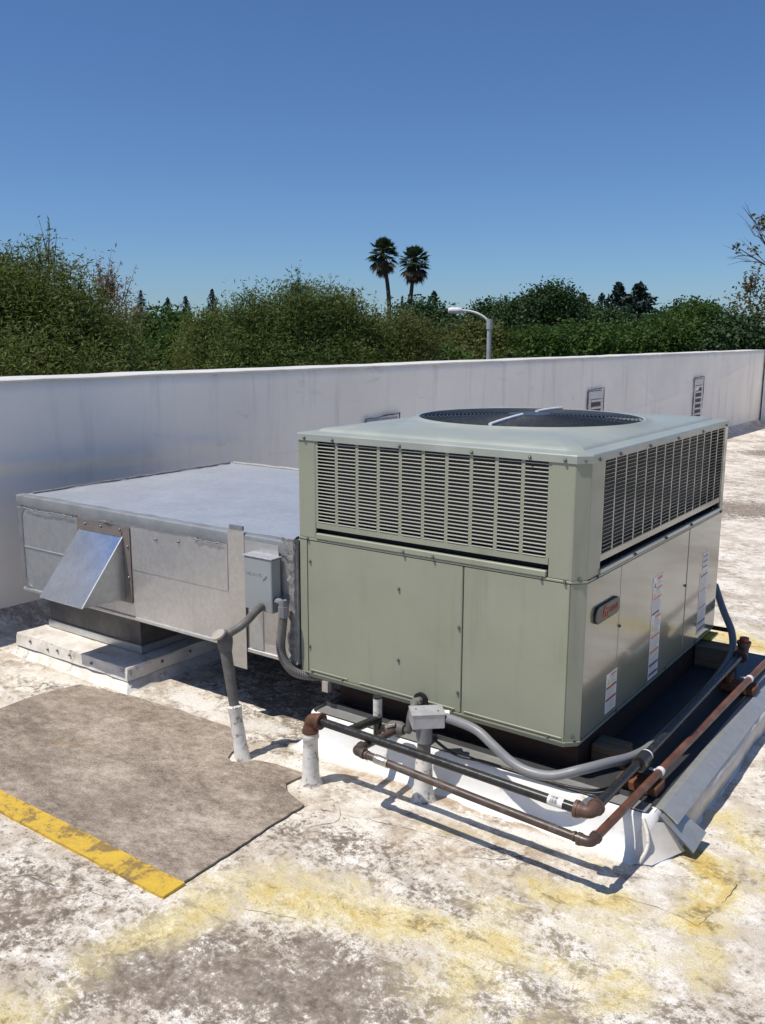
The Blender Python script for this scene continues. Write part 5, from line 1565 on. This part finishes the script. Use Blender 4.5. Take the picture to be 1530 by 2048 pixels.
# palms
def palm(u, vc, r, lb, seed, lean):
    rng = np.random.default_rng(seed); rg = random.Random(seed)
    c = at(u, vc, r); b = at(u + lean, 700, r)
    t = thing('fan_palm', (b.x, b.y, -5.0), lb, 'palm tree', 'pair of tall palms on the skyline')
    R = 29/ppm(r)
    MB().tube(catmull([(b.x, b.y, -5), (b.x, b.y, c.z - 4), (c.x, c.y, c.z - .2)], 8), lambda f: .19 - .06*f, 8).build('trunk', MAT['trunk'], t, smooth=True)
    def frond(mb, d, Lp, Rb, droop):
        d = d.normalized(); base = Vector(c); tip = base + d*Lp + Vector((0, 0, -droop*.3))
        side = d.cross(Vector((0, 0, 1)))
        if side.length < .05: side = Vector((1, 0, 0))
        side.normalize(); nn = side.cross(d).normalized()
        mb.tube([base, tip], .018, 3, caps=False)
        n = 15
        for k in range(n):
            a = (k/(n-1) - .5)*2.9
            dd = (d*math.cos(a) + side*math.sin(a)).normalized()
            l = Rb*(1 - .25*abs(a)/1.45)*rg.uniform(.85, 1.1)
            e = tip + dd*l + Vector((0, 0, -droop*l*.55)) + nn*rg.uniform(-.06, .06)
            pdir = dd.cross(nn).normalized()*(.055*Rb/.75)
            m_ = tip + dd*l*.55 + Vector((0, 0, -droop*l*.1))
            mb.add([tip, m_ + pdir, e, m_ - pdir], [(0, 1, 2, 3)])
    g = MB(); dry = MB()
    for k in range(80):
        el_ = rg.uniform(-.55, 1.45); a = k*2.39996
        d = Vector((math.cos(a)*math.cos(el_), math.sin(a)*math.cos(el_), math.sin(el_)))
        frond(g, d, R*rg.uniform(.45, .72), R*rg.uniform(.48, .62), .5 if el_ < .6 else .25)
    for k in range(46):
        el_ = rg.uniform(-1.45, -.5); a = k*2.39996
        d = Vector((math.cos(a)*math.cos(el_), math.sin(a)*math.cos(el_), math.sin(el_)))
        frond(dry, d, R*rg.uniform(.55, .95), R*rg.uniform(.35, .5), .8)
    g.build('crown', MAT['palm'], t); dry.build('dead_skirt', MAT['palmdry'], t)
palm(766, 505, 70, 'taller fan palm on the skyline, the left of the pair', 5, 12)
palm(829, 522, 70, 'fan palm on the skyline, the right of the pair', 6, -10)

# street lamp
def lamp():
    top = at(979, 646, 18.5)
    t = thing('street_lamp', (top.x, top.y, -5.0), 'grey street lamp with curved arm rising behind the white wall', 'street lamp')
    MB().tube([(top.x, top.y, -5), (top.x, top.y, top.z + .05)], lambda f: .06 - .015*f, 10).build('pole', MAT['lampgrey'], t, smooth=True)
    MB().tube([(top.x, top.y, top.z - .12), (top.x, top.y, top.z + .08)], .06, 10).build('arm_bracket', MAT['lampgrey'], t, smooth=True)
    a = [at(979, 648, 18.5), at(970, 636, 18.5), at(955, 627, 18.5), at(938, 622, 18.5), at(922, 621, 18.5)]
    MB().tube(catmull(a, 6), lambda f: .027 - .006*f, 8).build('arm', MAT['lampwhite'], t, smooth=True)
    h0, h1 = at(926, 621.5, 18.5), at(896, 621, 18.5)
    d = h1 - h0
    MB().tube([h0, h0 + d*.15, h0 + d*.45, h0 + d*.8, h0 + d*.96, h1], lambda f: .025 + .042*math.sin(min(1, f*1.05)*PI)**.6, 12).build('lamp_head', MAT['lampwhite'], t, smooth=True)
    MB().tube([h0 + d*.4 - Vector((0, 0, .03)), h0 + d*.85 - Vector((0, 0, .03))], .042, 10).build('lens', MAT['glassdark'], t, smooth=True)
lamp()
